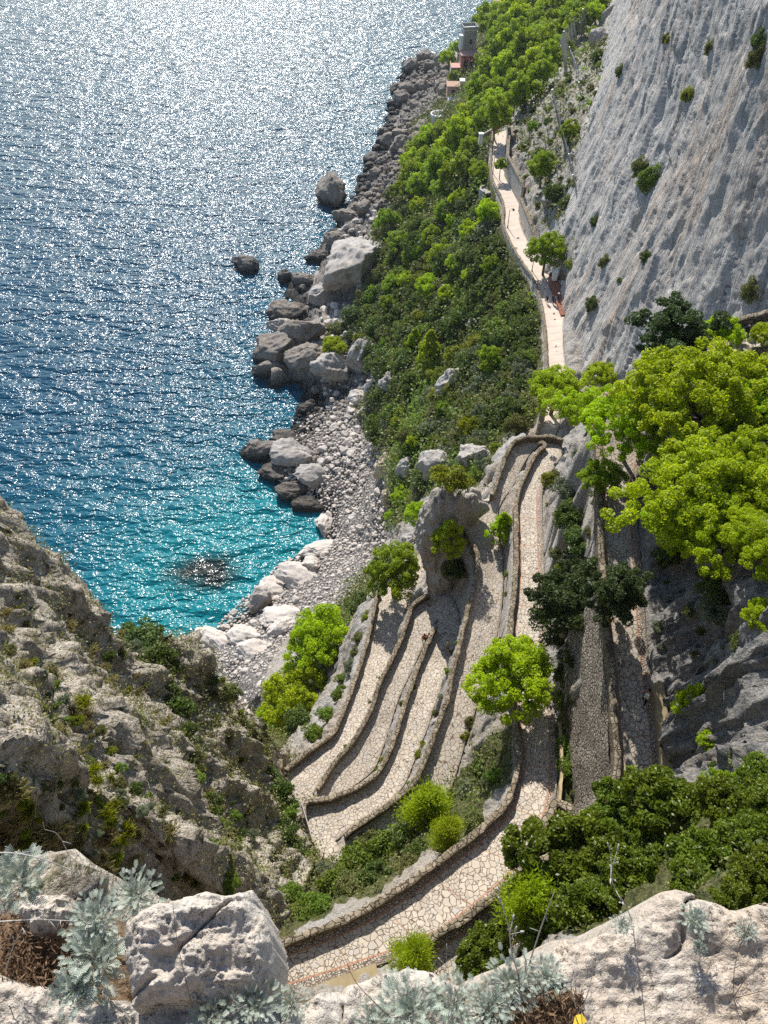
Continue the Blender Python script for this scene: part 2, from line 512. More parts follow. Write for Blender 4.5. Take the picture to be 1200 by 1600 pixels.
# ------------------------------------------------------------------ the path: rows (side 1, side 2, height); c = top of a parapet wall, g = ground
FARROWS = '''770 205 c 792 203 g -86.5|767 237 c 790 237 g -86.2|769 277 c 790 275 g -85.8|786 315 c 812 318 g -85.2|786 345 c 812 345 g -84.8|792 365 c 822 372 g -84.5|803 388 c 834 392 g -84|818 412 c 852 415 g -83.6|832 432 c 866 440 g -83.2|843 462 c 884 468 g -82.8|849 490 c 882 494 g -82.4|852 520 c 880 522 g -82|853 550 c 881 552 g -81.6|854 580 c 884 582 g -81.3|848 630 c 878 630 g -80.6|841 670 c 874 668 g -80.2'''
LEGROWS = '''841 670 c 874 668 g -80.2|815 700 g 855 705 g -79.8|765 755 g 800 765 g -79.3|705 815 g 740 825 g -78.8|645 875 g 685 885 g -78.5|592 922 c 640 925 g -78.2|587 940 c 636 945 g -78|577 987 c 624 987 g -77.6|562 1040 c 609 1035 g -77|540 1100 c 584 1095 g -76.4|523 1140 c 567 1130 g -76|497 1163 c 547 1163 g -75.7|465 1188 c 522 1192 g -75.4|447 1203 c 490 1239 g -75.1|452 1230 g 489 1242 g -75|470 1256 g 491 1244 g -74.9|513 1249 g 496 1233 c -74.7|532 1241 g 523 1190 c -74.4|580 1207 g 547 1163 c -74.1|597 1173 g 570 1127 c -73.8|610 1133 g 583 1097 c -73.5|618 1107 g 593 1067 c -73.2|628 1080 g 613 1027 c -72.8|645 1045 g 627 997 c -72.5|660 1012 g 637 967 c -72.2|674 985 g 647 943 c -72|682 971 g 672 928 c -71.9|684 968 g 702 932 g -71.7|685 972 g 716 955 g -71.5|682 975 c 718 985 g -71.4|673 993 c 712 1012 g -71.2|660 1023 c 702 1037 g -71|647 1057 c 692 1067 g -70.7|637 1087 c 679 1102 g -70.4|627 1117 c 669 1135 g -70.2|617 1150 c 657 1165 g -70|603 1183 c 647 1190 g -69.8|587 1210 c 634 1222 g -69.6|557 1230 c 614 1248 g -69.4|513 1247 c 577 1275 g -69.2|474 1258 c 527 1312 g -69|490 1320 g 526 1316 g -68.8|515 1352 g 528 1319 g -68.6|552 1352 g 542 1302 c -68.5|600 1328 g 567 1283 c -68.2|648 1300 g 593 1267 c -68|690 1265 g 627 1240 c -67.7|706 1228 g 647 1220 c -67.4|718 1192 g 667 1177 c -67|730 1150 g 680 1140 c -66.6|742 1113 g 697 1097 c -66.2|756 1060 g 708 1043 c -65.7|772 1010 g 717 1010 c -65.3|782 965 g 730 955 c -64.8|786 917 g 743 903 c -64.3|786 880 g 747 880 c -64|783 850 g 743 857 c -63.7|779 820 g 723 815 c -63.4|778 800 g 730 795 g -63.2|787 780 g 748 782 g -63|803 757 g 768 772 c -62.8|814 733 g 783 730 c -62.5|828 710 g 792 708 c -62.2|838 701 g 803 690 c -62|842 699 g 818 683 c -61.9|846 700 g 838 681 c -61.8|850 704 g 872 684 c -61.6|841 704 c 880 706 g -61.4|827 727 c 866 730 g -61.2|813 757 c 849 765 g -60.9|806 783 c 847 795 g -60.6|806 820 c 848 830 g -60.2|807 870 c 850 880 g -59.7|804 920 c 853 935 g -59.1|798 970 c 853 985 g -58.6|797 1040 c 858 1050 g -57.9|803 1100 c 865 1100 g -57.4|809 1150 c 869 1150 g -56.9|811 1185 c 870 1195 g -56.5|804 1221 c 868 1245 g -56|787 1258 c 857 1290 g -55.6|754 1292 c 843 1335 g -55.2|708 1329 c 800 1378 g -54.8|667 1358 c 750 1422 g -54.4|625 1388 c 700 1460 g -54|583 1413 c 640 1490 g -53.6|533 1438 c 580 1512 g -53.2|483 1458 c 520 1533 g -52.8|440 1473 c 462 1552 g -52.4|390 1483 c 400 1570 g -52|340 1488 c 330 1582 g -51.6'''
UPROWS = '''640 1490 c 690 1570 g -50.8|687 1458 c 750 1540 g -50.6|733 1429 c 800 1500 g -50.4|775 1396 c 850 1450 g -50.2|817 1365 c 890 1405 g -50|860 1335 c 935 1360 g -49.7|895 1300 c 965 1320 g -49.3|924 1272 c 992 1285 g -49|942 1251 c 1005 1262 g -48.7|961 1217 c 1027 1225 g -48.3|965 1180 c 1033 1190 g -47.9|961 1131 c 1028 1135 g -47.4|956 1056 c 1016 1056 g -46.7|948 981 c 1009 985 g -46|941 887 c 1002 890 g -45.2|937 794 c 996 800 g -44.4|936 720 c 1002 730 g -43.8|936 690 c 1012 700 g -43.5|930 655 c 1018 690 g -43|945 617 c 1024 680 g -42.5|995 582 c 1042 660 g -42|1050 553 c 1082 630 g -41|1100 525 c 1127 592 c -40|1150 500 c 1165 549 c -38.6|1205 485 c 1215 542 c -37.5|1260 475 c 1270 536 c -36.5'''
WALL_H = 0.95

def rows_world(txt, n=5):
    A, B, fl = [], [], []
    for r in txt.split('|'):
        x1, y1, f1, x2, y2, f2, z = r.split()
        z = float(z)
        for lst, x, y, f in ((A, x1, y1, f1), (B, x2, y2, f2)):
            p = P(float(x), float(y), z + (WALL_H if f == 'c' else 0))
            lst.append((p[0], p[1], z))
        fl.append((f1, f2))
    return np.array(A), np.array(B), fl, catmull(A, n), catmull(B, n)

FA, FB, FFL, FAs, FBs = rows_world(FARROWS)
LA, LB, LFL, LAs, LBs = rows_world(LEGROWS)
UA, UB, UFL, UAs, UBs = rows_world(UPROWS)

# ------------------------------------------------------------------ terrain: one height field on a fan-shaped grid
NX, NY = 560, 1120
CY, Y0, Y1 = 20.0, -6.0, 620.0
KY = math.log((Y1 + CY) / (Y0 + CY)) / (NY - 1)
def yrow(i): return (Y0 + CY) * np.exp(KY * i) - CY
def rowy(y): return np.log((np.maximum(y, Y0) + CY) / (Y0 + CY)) / KY
def xlo(y): return -46 + .05 * y
def xhi(y): return 46 + .22 * y

YY = yrow(np.arange(NY))
S = np.linspace(0, 1, NX)
GX = xlo(YY)[:, None] + (xhi(YY) - xlo(YY))[:, None] * S[None, :]
GY = np.repeat(YY[:, None], NX, 1)

ctrl = []
def cp(*triples):
    for x, y, z in triples:
        ctrl.append(tuple(P(x, y, z)))
def cw(*pts): ctrl.extend(pts)

# path edges first: they win over everything placed near them
for A, B in ((FAs, FBs), (LAs, LBs), (UAs, UBs)):
    for k in range(0, len(A), 4):
        cw(tuple(A[k]), tuple(B[k]))
n_road = len(ctrl)
for A, B, fl in ((FAs, FBs, FFL), (LAs, LBs, LFL), (UAs, UBs, UFL)):
    for k in range(0, len(A), 3):
        r = min(len(fl) - 1, int(round(k / 5)))
        d = A[k] - B[k]; w = math.hypot(d[0], d[1])
        if w < .8: continue
        d = d / w
        for p, f, sg in ((A[k], fl[r][0], 1), (B[k], fl[r][1], -1)):
            off, dz = (1.0, -1.8) if f == 'c' else (.9, .9)
            if A is UAs and sg == 1 and 25 <= k <= 105: off, dz = 1.5, -8.5
            cw((p[0] + sg * d[0] * off, p[1] + sg * d[1] * off, p[2] + dz))

COAST = [(785, 0), (735, 62), (690, 92), (634, 98), (622, 150), (606, 185), (603, 215), (583, 255), (562, 290), (545, 320), (512, 365), (492, 402), (500, 422), (455, 440), (445, 462), (476, 482), (440, 505), (415, 530), (400, 548), (398, 592), (440, 600), (470, 602), (480, 622), (466, 662), (440, 688), (382, 692), (388, 716), (425, 746), (440, 772), (470, 787), (505, 802), (512, 838), (500, 850), (470, 866), (442, 886), (425, 910), (402, 935), (376, 965), (332, 993), (305, 1006), (240, 1025), (150, 1040), (0, 1045), (-150, 1040)]
COW = np.array([P(x, y, SEA) for x, y in COAST])
CO = even(COW, 5.0)
for k in range(len(CO)):
    a, b = CO[max(0, k - 1)], CO[min(len(CO) - 1, k + 1)]
    t = (b - a)[:2]; t /= np.linalg.norm(t)
    nrm = np.array([t[1], -t[0]])                  # to the sea when walking from far to near
    if nrm[0] > 0 and abs(nrm[0]) > abs(nrm[1]): nrm = -nrm
    cw((CO[k][0], CO[k][1], SEA - .2))
    cw((CO[k][0] + nrm[0] * 9, CO[k][1] + nrm[1] * 9, SEA - 5))
    if k % 2 == 0: cw((CO[k][0] + nrm[0] * 30, CO[k][1] + nrm[1] * 30, SEA - 10))

# beach and foot of the slope
cp((600, 860, -127), (560, 920, -122), (590, 720, -131), (600, 655, -130), (450, 995, -129), (400, 1085, -118), (440, 1040, -119), (520, 880, -134), (560, 780, -135), (530, 760, -137), (500, 720, -136), (450, 720, -137), (540, 700, -134), (520, 650, -137), (560, 610, -134),
   (480, 920, -134), (440, 930, -136.5), (400, 990, -135), (360, 1030, -131), (570, 850, -132), (520, 960, -122), (640, 760, -115), (620, 830, -110), (650, 880, -95), (590, 930, -95), (560, 990, -92), (520, 1070, -90), (480, 1130, -86), (440, 1150, -84), (420, 1110, -100), (400, 1140, -84))
# slope between the coast and the far path
cp((590, 590, -127), (640, 600, -114), (700, 600, -101), (780, 600, -89), (820, 610, -84.5), (560, 500, -131), (620, 430, -124), (700, 430, -107), (770, 430, -92), (600, 350, -131), (650, 300, -124), (700, 300, -113), (745, 300, -96), (650, 220, -130), (700, 220, -117), (740, 230, -101),
   (720, 150, -117), (690, 130, -132), (760, 120, -103), (800, 150, -93), (850, 50, -85), (900, 100, -73), (870, 150, -74), (830, 220, -79), (870, 300, -75), (900, 380, -75), (840, 320, -81), (560, 560, -132), (520, 520, -134), (480, 560, -134), (440, 540, -136), (430, 575, -135),
   (560, 400, -128), (545, 440, -131), (530, 470, -135), (640, 680, -108), (700, 680, -94), (760, 690, -86), (720, 740, -88), (680, 720, -98), (740, 640, -90), (640, 540, -118), (740, 520, -98), (800, 520, -87), (780, 370, -92), (740, 360, -101), (640, 360, -122), (600, 470, -127),
   (640, 170, -137), (660, 110, -137), (700, 100, -131), (745, 60, -117), (790, 60, -104), (800, 10, -104), (760, 20, -118), (850, 5, -92), (930, 20, -78), (960, 10, -74), (935, 150, -66), (915, 230, -68), (920, 320, -72), (620, 250, -136), (600, 300, -135), (570, 340, -135))
# left buttress
SIL = [(-160, 700, -36), (-80, 740, -38), (0, 803, -40), (50, 862, -41.5), (100, 910, -43.5), (150, 955, -46), (180, 978, -48), (250, 985, -53), (320, 1002, -58), (350, 1050, -60), (375, 1090, -62), (400, 1130, -64), (440, 1190, -68), (468, 1240, -70.5), (486, 1290, -71.5), (500, 1325, -71.5)]
cp(*SIL)
for x, y, z in SIL:
    p = P(x, y, z); h = math.hypot(p[0], p[1]); u = p[:2] / h
    if z > -63:
        cw((p[0] + u[0] * 3.0, p[1] + u[1] * 3.0, z - 24), (p[0] + u[0] * 8, p[1] + u[1] * 8, max(z - 75, -136)), (p[0] + u[0] * 20, p[1] + u[1] * 20, -139))
    else:
        cw((p[0] + u[0] * 1.2, p[1] + u[1] * 1.2, z - 5))
cp((0, 1000, -31), (0, 1200, -22), (0, 1350, -15), (100, 1000, -38), (100, 1100, -31), (100, 1200, -27), (100, 1350, -20), (180, 1050, -45), (200, 1150, -38), (200, 1250, -32), (200, 1380, -25), (250, 1050, -55), (285, 1120, -56), (310, 1200, -54), (335, 1280, -53), (350, 1340, -52), (250, 1250, -40), (280, 1320, -37), (280, 1400, -33), (340, 1080, -59), (380, 1170, -62.5), (410, 1240, -66), (390, 1290, -60), (410, 1340, -60), (430, 1390, -58), (450, 1300, -69), (470, 1350, -69), (360, 1400, -46), (300, 1470, -32), (200, 1470, -20), (50, 880, -39), (50, 940, -37), (-80, 1000, -24), (-80, 1300, -12), (400, 1440, -50), (-150, 900, -26))
# gully inside the lowest loop, below the big arc
cp((480, 1400, -64), (520, 1400, -61), (560, 1375, -62), (600, 1350, -64), (650, 1310, -64), (690, 1280, -63), (720, 1260, -62), (740, 1230, -62), (760, 1180, -62), (770, 1120, -62.5), (775, 1230, -58.5), (450, 1440, -58), (600, 1375, -58), (520, 1365, -66))
# rock between the upper road and the arc
cp((870, 800, -58), (905, 850, -53), (925, 800, -48.5), (880, 950, -57), (915, 950, -51), (888, 1050, -56), (885, 1150, -56), (905, 1120, -56), (905, 1200, -55.5), (890, 1230, -55), (890, 740, -56), (915, 720, -50), (900, 690, -57), (920, 640, -60), (880, 1290, -54.5), (865, 1310, -54.5))
# right flank and the ground under the pines
cp((1060, 1100, -44.5), (1100, 1100, -42), (1190, 1100, -37), (1190, 1000, -36.5), (1100, 1000, -41), (1190, 900, -36), (1100, 900, -40), (1050, 900, -43), (1045, 1000, -44.5), (1190, 1200, -35), (1100, 1200, -40), (1050, 1200, -45), (1190, 1300, -31), (1100, 1300, -37), (1020, 1330, -44), (1000, 1400, -39), (900, 1450, -40), (960, 1450, -33), (1100, 1400, -28), (1190, 1420, -22), (1040, 850, -42.5), (1100, 800, -40.5), (1190, 800, -38), (1100, 700, -41.5), (1190, 700, -39.5), (1190, 620, -39), (1400, 700, -26), (1400, 1000, -20), (1400, 500, -27), (1500, 1300, -10), (830, 1500, -45), (760, 1570, -44))
# below and behind the camera
for x in (-30, -20, -12, -6, -2, 2, 6, 12, 20, 30):
    cw((x, -5.5, -2.6), (x, .2, -3.2 - abs(x) * .05))
for x in (-3, 0, 3, 6): cw((x, 1.6, -22), (x, 4.0, -44))
for x in (-12, -8): cw((x, 3.5, -30), (x, 5.3, -48))
cw((10, 2.0, -12), (16, 4, -14), (-16, 3, -12))
# foot of the cliff
CLIFF = [(140, 430), (100, 350), (70, 285), (47, 205), (36.5, 166), (34, 142), (33, 122), (31.3, 106), (32.8, 92), (36, 76), (41, 58), (47, 38)]
for (x, y) in even(np.array(CLIFF, float), 9.0):
    if y > 128: continue
    far = min(1, max(0, (y - 110) / 60))
    cw((x, y, -82 + 8 * far + min(6, max(0, (y - 180) * .03))))
for x, y in ((40, 62), (46, 48), (34, 66), (30, 68), (25, 62)):
    cw((x, y, -62 if y > 60 else -46))

pts = np.array(ctrl, float)
keep = []
cell = {}
for i, p in enumerate(pts):
    kx, ky = int(math.floor(p[0] / .7)), int(math.floor(p[1] / .7))
    ok = True
    if i >= n_road:
        for a in (-1, 0, 1):
            for b in (-1, 0, 1):
                for j in cell.get((kx + a, ky + b), ()):
                    if math.hypot(pts[j][0] - p[0], pts[j][1] - p[1]) < (.75 if j < n_road else .7): ok = False
    else:
        for a in (-1, 0, 1):
            for b in (-1, 0, 1):
                for j in cell.get((kx + a, ky + b), ()):
                    if math.hypot(pts[j][0] - p[0], pts[j][1] - p[1]) < .25: ok = False
    if ok:
        keep.append(i); cell.setdefault((kx, ky), []).append(i)
pts = pts[keep]
D = np.sqrt(((pts[:, None, :2] - pts[None, :, :2]) ** 2).sum(-1))
n = len(pts)
Am = np.zeros((n + 1, n + 1)); Am[:n, :n] = D; Am[:n, n] = 1; Am[n, :n] = 1
wts = np.linalg.solve(Am, np.concatenate([pts[:, 2], [0]]))
# evaluate on every second grid point, then interpolate
ii = np.arange(0, NY, 2); jj = np.arange(0, NX, 2)
ii[-1] = NY - 1; jj[-1] = NX - 1
ex, ey = GX[np.ix_(ii, jj)].ravel(), GY[np.ix_(ii, jj)].ravel()
ez = np.empty(len(ex))
for k in range(0, len(ex), 8000):
    d = np.sqrt((ex[k:k + 8000, None] - pts[None, :, 0]) ** 2 + (ey[k:k + 8000, None] - pts[None, :, 1]) ** 2)
    ez[k:k + 8000] = d @ wts[:n] + wts[n]
ez = ez.reshape(len(ii), len(jj))
tmp = np.stack([np.interp(np.arange(NX), jj, r) for r in ez])
GZ = np.stack([np.interp(np.arange(NY), ii, tmp[:, c]) for c in range(NX)], 1)

# carve the path corridor
ROADM = np.zeros_like(GZ)
def carve(A, B, fl, n, ex_c=.38, ex_g=.10, drop=.18):
    A, B = A.copy(), B.copy()
    E1, E2 = A.copy(), B.copy()
    for k in range(len(A)):
        d = A[k] - B[k]; w = math.hypot(d[0], d[1]); d = d / max(w, .1); d[2] = 0
        r = min(len(fl) - 1, int(k / n + .5))
        E1[k] += d * (ex_c if fl[r][0] == 'c' else ex_g)
        E2[k] -= d * (ex_c if fl[r][1] == 'c' else ex_g)
    for k in range(len(A) - 1):
        for tri in ((E1[k], E2[k], E1[k + 1]), (E2[k], E2[k + 1], E1[k + 1])):
            t = np.array(tri)
            ylo_, yhi_ = t[:, 1].min(), t[:, 1].max()
            i0, i1 = int(math.floor(rowy(ylo_))), int(math.ceil(rowy(yhi_)))
            i0, i1 = max(0, i0), min(NY - 1, i1)
            ymid = .5 * (ylo_ + yhi_); w_ = xhi(ymid) - xlo(ymid)
            j0 = int((t[:, 0].min() - xlo(ymid)) / w_ * (NX - 1)) - 3
            j1 = int((t[:, 0].max() - xlo(ymid)) / w_ * (NX - 1)) + 4
            j0, j1 = max(0, j0), min(NX, j1)
            if j0 >= j1: continue
            X, Y = GX[i0:i1 + 1, j0:j1], GY[i0:i1 + 1, j0:j1]
            (x1, y1, z1), (x2, y2, z2), (x3, y3, z3) = t
            den = (y2 - y3) * (x1 - x3) + (x3 - x2) * (y1 - y3)
            if abs(den) < 1e-9: continue
            a = ((y2 - y3) * (X - x3) + (x3 - x2) * (Y - y3)) / den
            b = ((y3 - y1) * (X - x3) + (x1 - x3) * (Y - y3)) / den
            c = 1 - a - b
            ins = (a >= -.02) & (b >= -.02) & (c >= -.02)
            GZ[i0:i1 + 1, j0:j1][ins] = (a * z1 + b * z2 + c * z3 - drop)[ins]
            ROADM[i0:i1 + 1, j0:j1][ins] = 1
for A, B, fl in ((FAs, FBs, FFL), (LAs, LBs, LFL)):
    carve(A, B, fl, 5)
# footing trench of the cobbled retaining wall, then the upper road itself
_s = UAs[28:63]; _t = np.gradient(_s[:, :2], axis=0); _t /= np.linalg.norm(_t, axis=1, keepdims=True)
_o = np.stack([-_t[:, 1], _t[:, 0]], 1)
_in = np.column_stack([_s[:, :2] + _o * .02, np.full(len(_s), -56.6)]); _out = np.column_stack([_s[:, :2] + _o * 2.0, np.full(len(_s), -56.2)])
carve(_in, _out, [('g', 'g')] * len(_s), 1, 0, 0)
carve(UAs, UBs, UFL, 5, .0, .1)
soft = ROADM.copy()
for _ in range(3):
    q = np.pad(soft, 1, mode='edge')
    soft = np.maximum(soft, (q[:-2, 1:-1] + q[2:, 1:-1] + q[1:-1, :-2] + q[1:-1, 2:] + 2 * q[1:-1, 1:-1]) / 6)

def inpoly(x, y, poly):
    x, y = np.asarray(x), np.asarray(y)
    r = np.zeros(x.shape, bool)
    n = len(poly)
    for i in range(n):
        (x1, y1), (x2, y2) = poly[i], poly[(i + 1) % n]
        c = ((y1 > y) != (y2 > y))
        with np.errstate(divide='ignore', invalid='ignore'):
            r ^= c & (x < (x2 - x1) * (y - y1) / (y2 - y1 + 1e-12) + x1)
    return r
def blur(m, k):
    for _ in range(k):
        q = np.pad(m, 1, mode='edge')
        m = (q[:-2, 1:-1] + q[2:, 1:-1] + q[1:-1, :-2] + q[1:-1, 2:] + 4 * q[1:-1, 1:-1]) / 8
    return m
# masks by region of the ground (plan areas looked up through the survey view)
V0 = np.stack([GX, GY, GZ], -1)
PX, PY = proj(np.stack([GX, np.maximum(GY, 3), GZ], -1))
BEACH = [(300, 1000), (330, 985), (440, 880), (508, 842), (505, 800), (470, 780), (425, 740), (430, 700), (500, 640), (560, 630), (610, 640), (612, 700), (600, 790), (605, 860), (572, 925), (520, 965), (455, 985), (420, 1050), (404, 1130), (380, 1110), (340, 1040)]
BEACH2 = [(480, 600), (560, 520), (560, 480), (470, 500), (520, 380), (580, 300), (610, 240), (635, 150), (640, 95), (700, 85), (712, 120), (690, 180), (640, 230), (625, 280), (600, 330), (575, 380), (560, 420), (560, 490), (590, 560), (560, 640), (490, 640)]
beach = blur((inpoly(PX, PY, BEACH) & (GZ < -105)).astype(float), 4)
beach2 = blur((inpoly(PX, PY, BEACH2) & (GZ < -110)).astype(float), 4)
BUTT = [(-900, 600), (0, 780), (200, 960), (330, 980), (420, 1120), (500, 1260), (520, 1380), (440, 1470), (300, 1640), (-900, 1640)]
brown = blur((inpoly(PX, PY, BUTT) & (GZ > -84)).astype(float), 6)
SLOPE = [(620, 830), (600, 700), (560, 640), (600, 580), (560, 530), (560, 480), (590, 420), (600, 360), (640, 260), (650, 200), (710, 130), (730, 60), (770, -20), (960, -20), (880, 120), (800, 180), (760, 240), (790, 370), (845, 480), (850, 600), (840, 660), (780, 690), (750, 760), (660, 780)]
veg = blur((inpoly(PX, PY, SLOPE) & (GZ < -79)).astype(float), 6)
GULLY = [(430, 1480), (480, 1360), (560, 1330), (700, 1230), (800, 1130), (800, 1220), (700, 1320), (560, 1410)]
veg = np.maximum(veg, blur(inpoly(PX, PY, GULLY).astype(float), 4) * .9)
veg = np.maximum(veg, blur((inpoly(PX, PY, [(440, 1170), (560, 960), (600, 900), (570, 900), (400, 1120), (400, 1180)]) & (GZ > -125)).astype(float), 4))
veg = np.maximum(veg, blur((inpoly(PX, PY, [(865, 1130), (900, 1080), (925, 1250), (900, 1300), (870, 1250)])).astype(float), 3))
veg = np.maximum(veg, .33 * brown + .0)
veg = np.maximum(veg, .85 * blur((inpoly(PX, PY, [(880, 1330), (960, 1240), (1100, 1240), (1300, 1200), (1300, 1440), (1000, 1480), (880, 1470)]) & (GZ < -14)).astype(float), 5))
tal = [(800, 190), (880, 120), (960, -20), (980, 60), (900, 330), (920, 400), (860, 380)]
veg = np.maximum(veg, .42 * blur((inpoly(PX, PY, tal) & (GZ > -88)).astype(float), 4))

flank_shade = blur((inpoly(PX, PY, [(985, 700), (1060, 690), (1400, 560), (1500, 1240), (1060, 1250), (1040, 1200), (1040, 1120), (1010, 1000), (1000, 850)]) & (GZ < -8)).astype(float), 5)  # right flank mask: shade painted into the colour, rougher relief too
# rock relief pushed out along the surface normal
dXi = np.gradient(V0, axis=0); dXj = np.gradient(V0, axis=1)
Nn = np.cross(dXj, dXi); Nn /= np.linalg.norm(Nn, axis=-1, keepdims=True)
flat = V0.reshape(-1, 3)
r1 = fbm(flat * np.array([1, 1, .6]), .16, 5, .55, 3.0, True).reshape(GZ.shape)
r2 = fbm(flat * np.array([1, 1, .55]), .75, 4, .6, 9.0, True).reshape(GZ.shape)
dist = np.sqrt((V0 ** 2).sum(-1))
amp = .75 + .9 * beach2 + .7 * flank_shade + .55 * brown + .5 * np.clip((dist - 120) / 200, 0, 1) - .35 * beach
amp *= (1 - np.clip(soft, 0, 1)) * np.clip((GY - .5) / 4, 0, 1)
nearroad = np.clip(blur(ROADM, 14) * 2.2, 0, .8)
amp *= (1 - nearroad)
disp = amp * (1.5 * (r1 - .25) + .75 * (r2 - .3))
disp -= np.clip(soft, 0, 1) * 0
VT = V0 + Nn * disp[..., None]
def grid_faces(ny, nx):
    a = np.arange(ny * nx).reshape(ny, nx)
    return np.stack([a[:-1, :-1].ravel(), a[:-1, 1:].ravel(), a[1:, 1:].ravel(), a[1:, :-1].ravel()], 1)
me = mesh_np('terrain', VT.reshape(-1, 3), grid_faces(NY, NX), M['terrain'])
for nm, a in (('veg', veg), ('beach', np.clip(beach + beach2 * .8, 0, 1)), ('brown', brown), ('lichen_or_shade', flank_shade)):
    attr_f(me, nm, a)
terrain = tag(obj('terrain', me), kind='structure')
ZT = GZ + np.where(np.abs(Nn[..., 2]) > .3, disp * Nn[..., 2], 0)

def H(x, y):
    """height of the ground"""
    x, y = np.asarray(x, float), np.asarray(y, float)
    i = np.clip(rowy(y), 0, NY - 1.001)
    j = np.clip((x - xlo(y)) / (xhi(y) - xlo(y)) * (NX - 1), 0, NX - 1.001)
    i0, j0 = i.astype(int), j.astype(int); a, b = i - i0, j - j0
    return (ZT[i0, j0] * (1 - a) + ZT[i0 + 1, j0] * a) * (1 - b) + (ZT[i0, j0 + 1] * (1 - a) + ZT[i0 + 1, j0 + 1] * a) * b

_deps = np.exp(np.linspace(math.log(15), math.log(650), 3000))
def hit(px, py, hc=0.0):
    """where the line of sight through a photo point comes within hc of the ground (distance along the view axis kept real)"""
    r = ray(px, py) / FPX
    q = r[None] * _deps[:, None]
    below = np.maximum(H(q[:, 0], q[:, 1]), SEA) + hc > q[:, 2]
    if not below.any(): return None
    k = int(np.argmax(below))
    p = q[k]
    g = float(max(H(p[0], p[1]), SEA))
    return np.array([p[0], p[1], g]), float(np.linalg.norm(p)), float(_deps[k])

# ------------------------------------------------------------------ the great cliff
cb = even(np.array(CLIFF, float), 1.0)
cb = np.stack([np.convolve(np.pad(cb[:, k], 9, mode='edge'), np.ones(19) / 19, 'valid') for k in (0, 1)], 1)
cb = catmull(cb[::4], 9)
tg = np.gradient(cb, axis=0); tg /= np.linalg.norm(tg, axis=1, keepdims=True)
back = np.stack([-tg[:, 1], tg[:, 0]], 1)                            # into the rock
back[np.sum(back * np.array([.8, .6]), 1) < 0] *= -1
for _ in range(60):
    back[1:-1] = (back[:-2] + back[1:-1] * 2 + back[2:]) / 4
back /= np.linalg.norm(back, axis=1, keepdims=True)
nv = 380
hh = np.linspace(-12, 92, nv)
hor = hh / math.tan(rad(73)) + 2.2 * np.sin(hh * .06)
cl = np.zeros((nv, len(cb), 3))
cl[..., 0] = cb[None, :, 0] + back[None, :, 0] * hor[:, None]
cl[..., 1] = cb[None, :, 1] + back[None, :, 1] * hor[:, None]
cl[..., 2] = -84 + hh[:, None] + np.clip((cb[None, :, 1] - 180) * .03, 0, 8)
arc = np.concatenate([[0], np.cumsum(np.linalg.norm(np.diff(cb, axis=0), axis=1))])
flow = np.zeros_like(cl)
flow[..., 0] = arc[None, :] + .60 * hh[:, None] + 5 * noise3(cl.reshape(-1, 3), .03).reshape(nv, -1)                      # fissures lean
flow[..., 1] = hh[:, None] * 1.1
q = flow.reshape(-1, 3)
f1 = fbm(q * np.array([1, .22, 1]), .055, 4, .5, 2.0, True).reshape(nv, -1)
f2 = fbm(q * np.array([1, .16, 1]), .26, 4, .55, 7.0, True).reshape(nv, -1)
f3 = fbm(q * np.array([1, .45, 1]), .9, 3, .6, 11.0).reshape(nv, -1)
cn = np.cross(np.gradient(cl, axis=1), np.gradient(cl, axis=0)); cn /= np.linalg.norm(cn, axis=-1, keepdims=True)
if cn[..., 0].mean() > 0: cn = -cn
def stepped(n, k):
    t = n * k; b = np.floor(t); f = t - b
    return (b + np.clip((f - .5) / .16 + .5, 0, 1)) / k
g1 = stepped(noise3(q * np.array([1, .20, 1]), .075, 61) + .25 * noise3(q * np.array([1, .35, 1]), .35, 62), 2.6).reshape(nv, -1)
g2 = stepped(noise3(q * np.array([1, .16, 1]), .24, 71) + .3 * noise3(q, .5, 72), 2.2).reshape(nv, -1)
f4 = fbm(cl.reshape(-1, 3) * np.array([1, 1, .5]), .3, 4, .55, 21, True).reshape(nv, -1)
slit = np.exp(-(noise3(q * np.array([1, .10, 1]), .30, 81) / .035) ** 2).reshape(nv, -1) * np.clip(noise3(q, .07, 85).reshape(nv, -1) + .2, 0, 1)
cl += cn * (1.0 * g1 + .45 * g2 + .3 * (f4 - .3) + .3 * f3 + .3 * (f1 - .3) - 1.0 * slit + .9 * noise3(cl.reshape(-1, 3), .045, 4).reshape(nv, -1))[..., None]
me = mesh_np('cliff', cl.reshape(-1, 3), grid_faces(nv, len(cb)), M['cliff'])
a = me.attributes.new('flow', 'FLOAT_VECTOR', 'POINT')
a.data.foreach_set('vector', flow.astype(np.float32).ravel())
cliff = tag(obj('cliff', me), kind='structure')
from mathutils.bvhtree import BVHTree
_cf = grid_faces(nv, len(cb))
cliff_bvh = BVHTree.FromPolygons([tuple(v) for v in cl.reshape(-1, 3)], [tuple(int(i) for i in f) for f in _cf])
def hit_cliff(px, py):
    d = Vector(ray(px, py)).normalized()
    h = cliff_bvh.ray_cast(Vector((0, 0, 0)), d)
    return h[0], h[1], h[3]

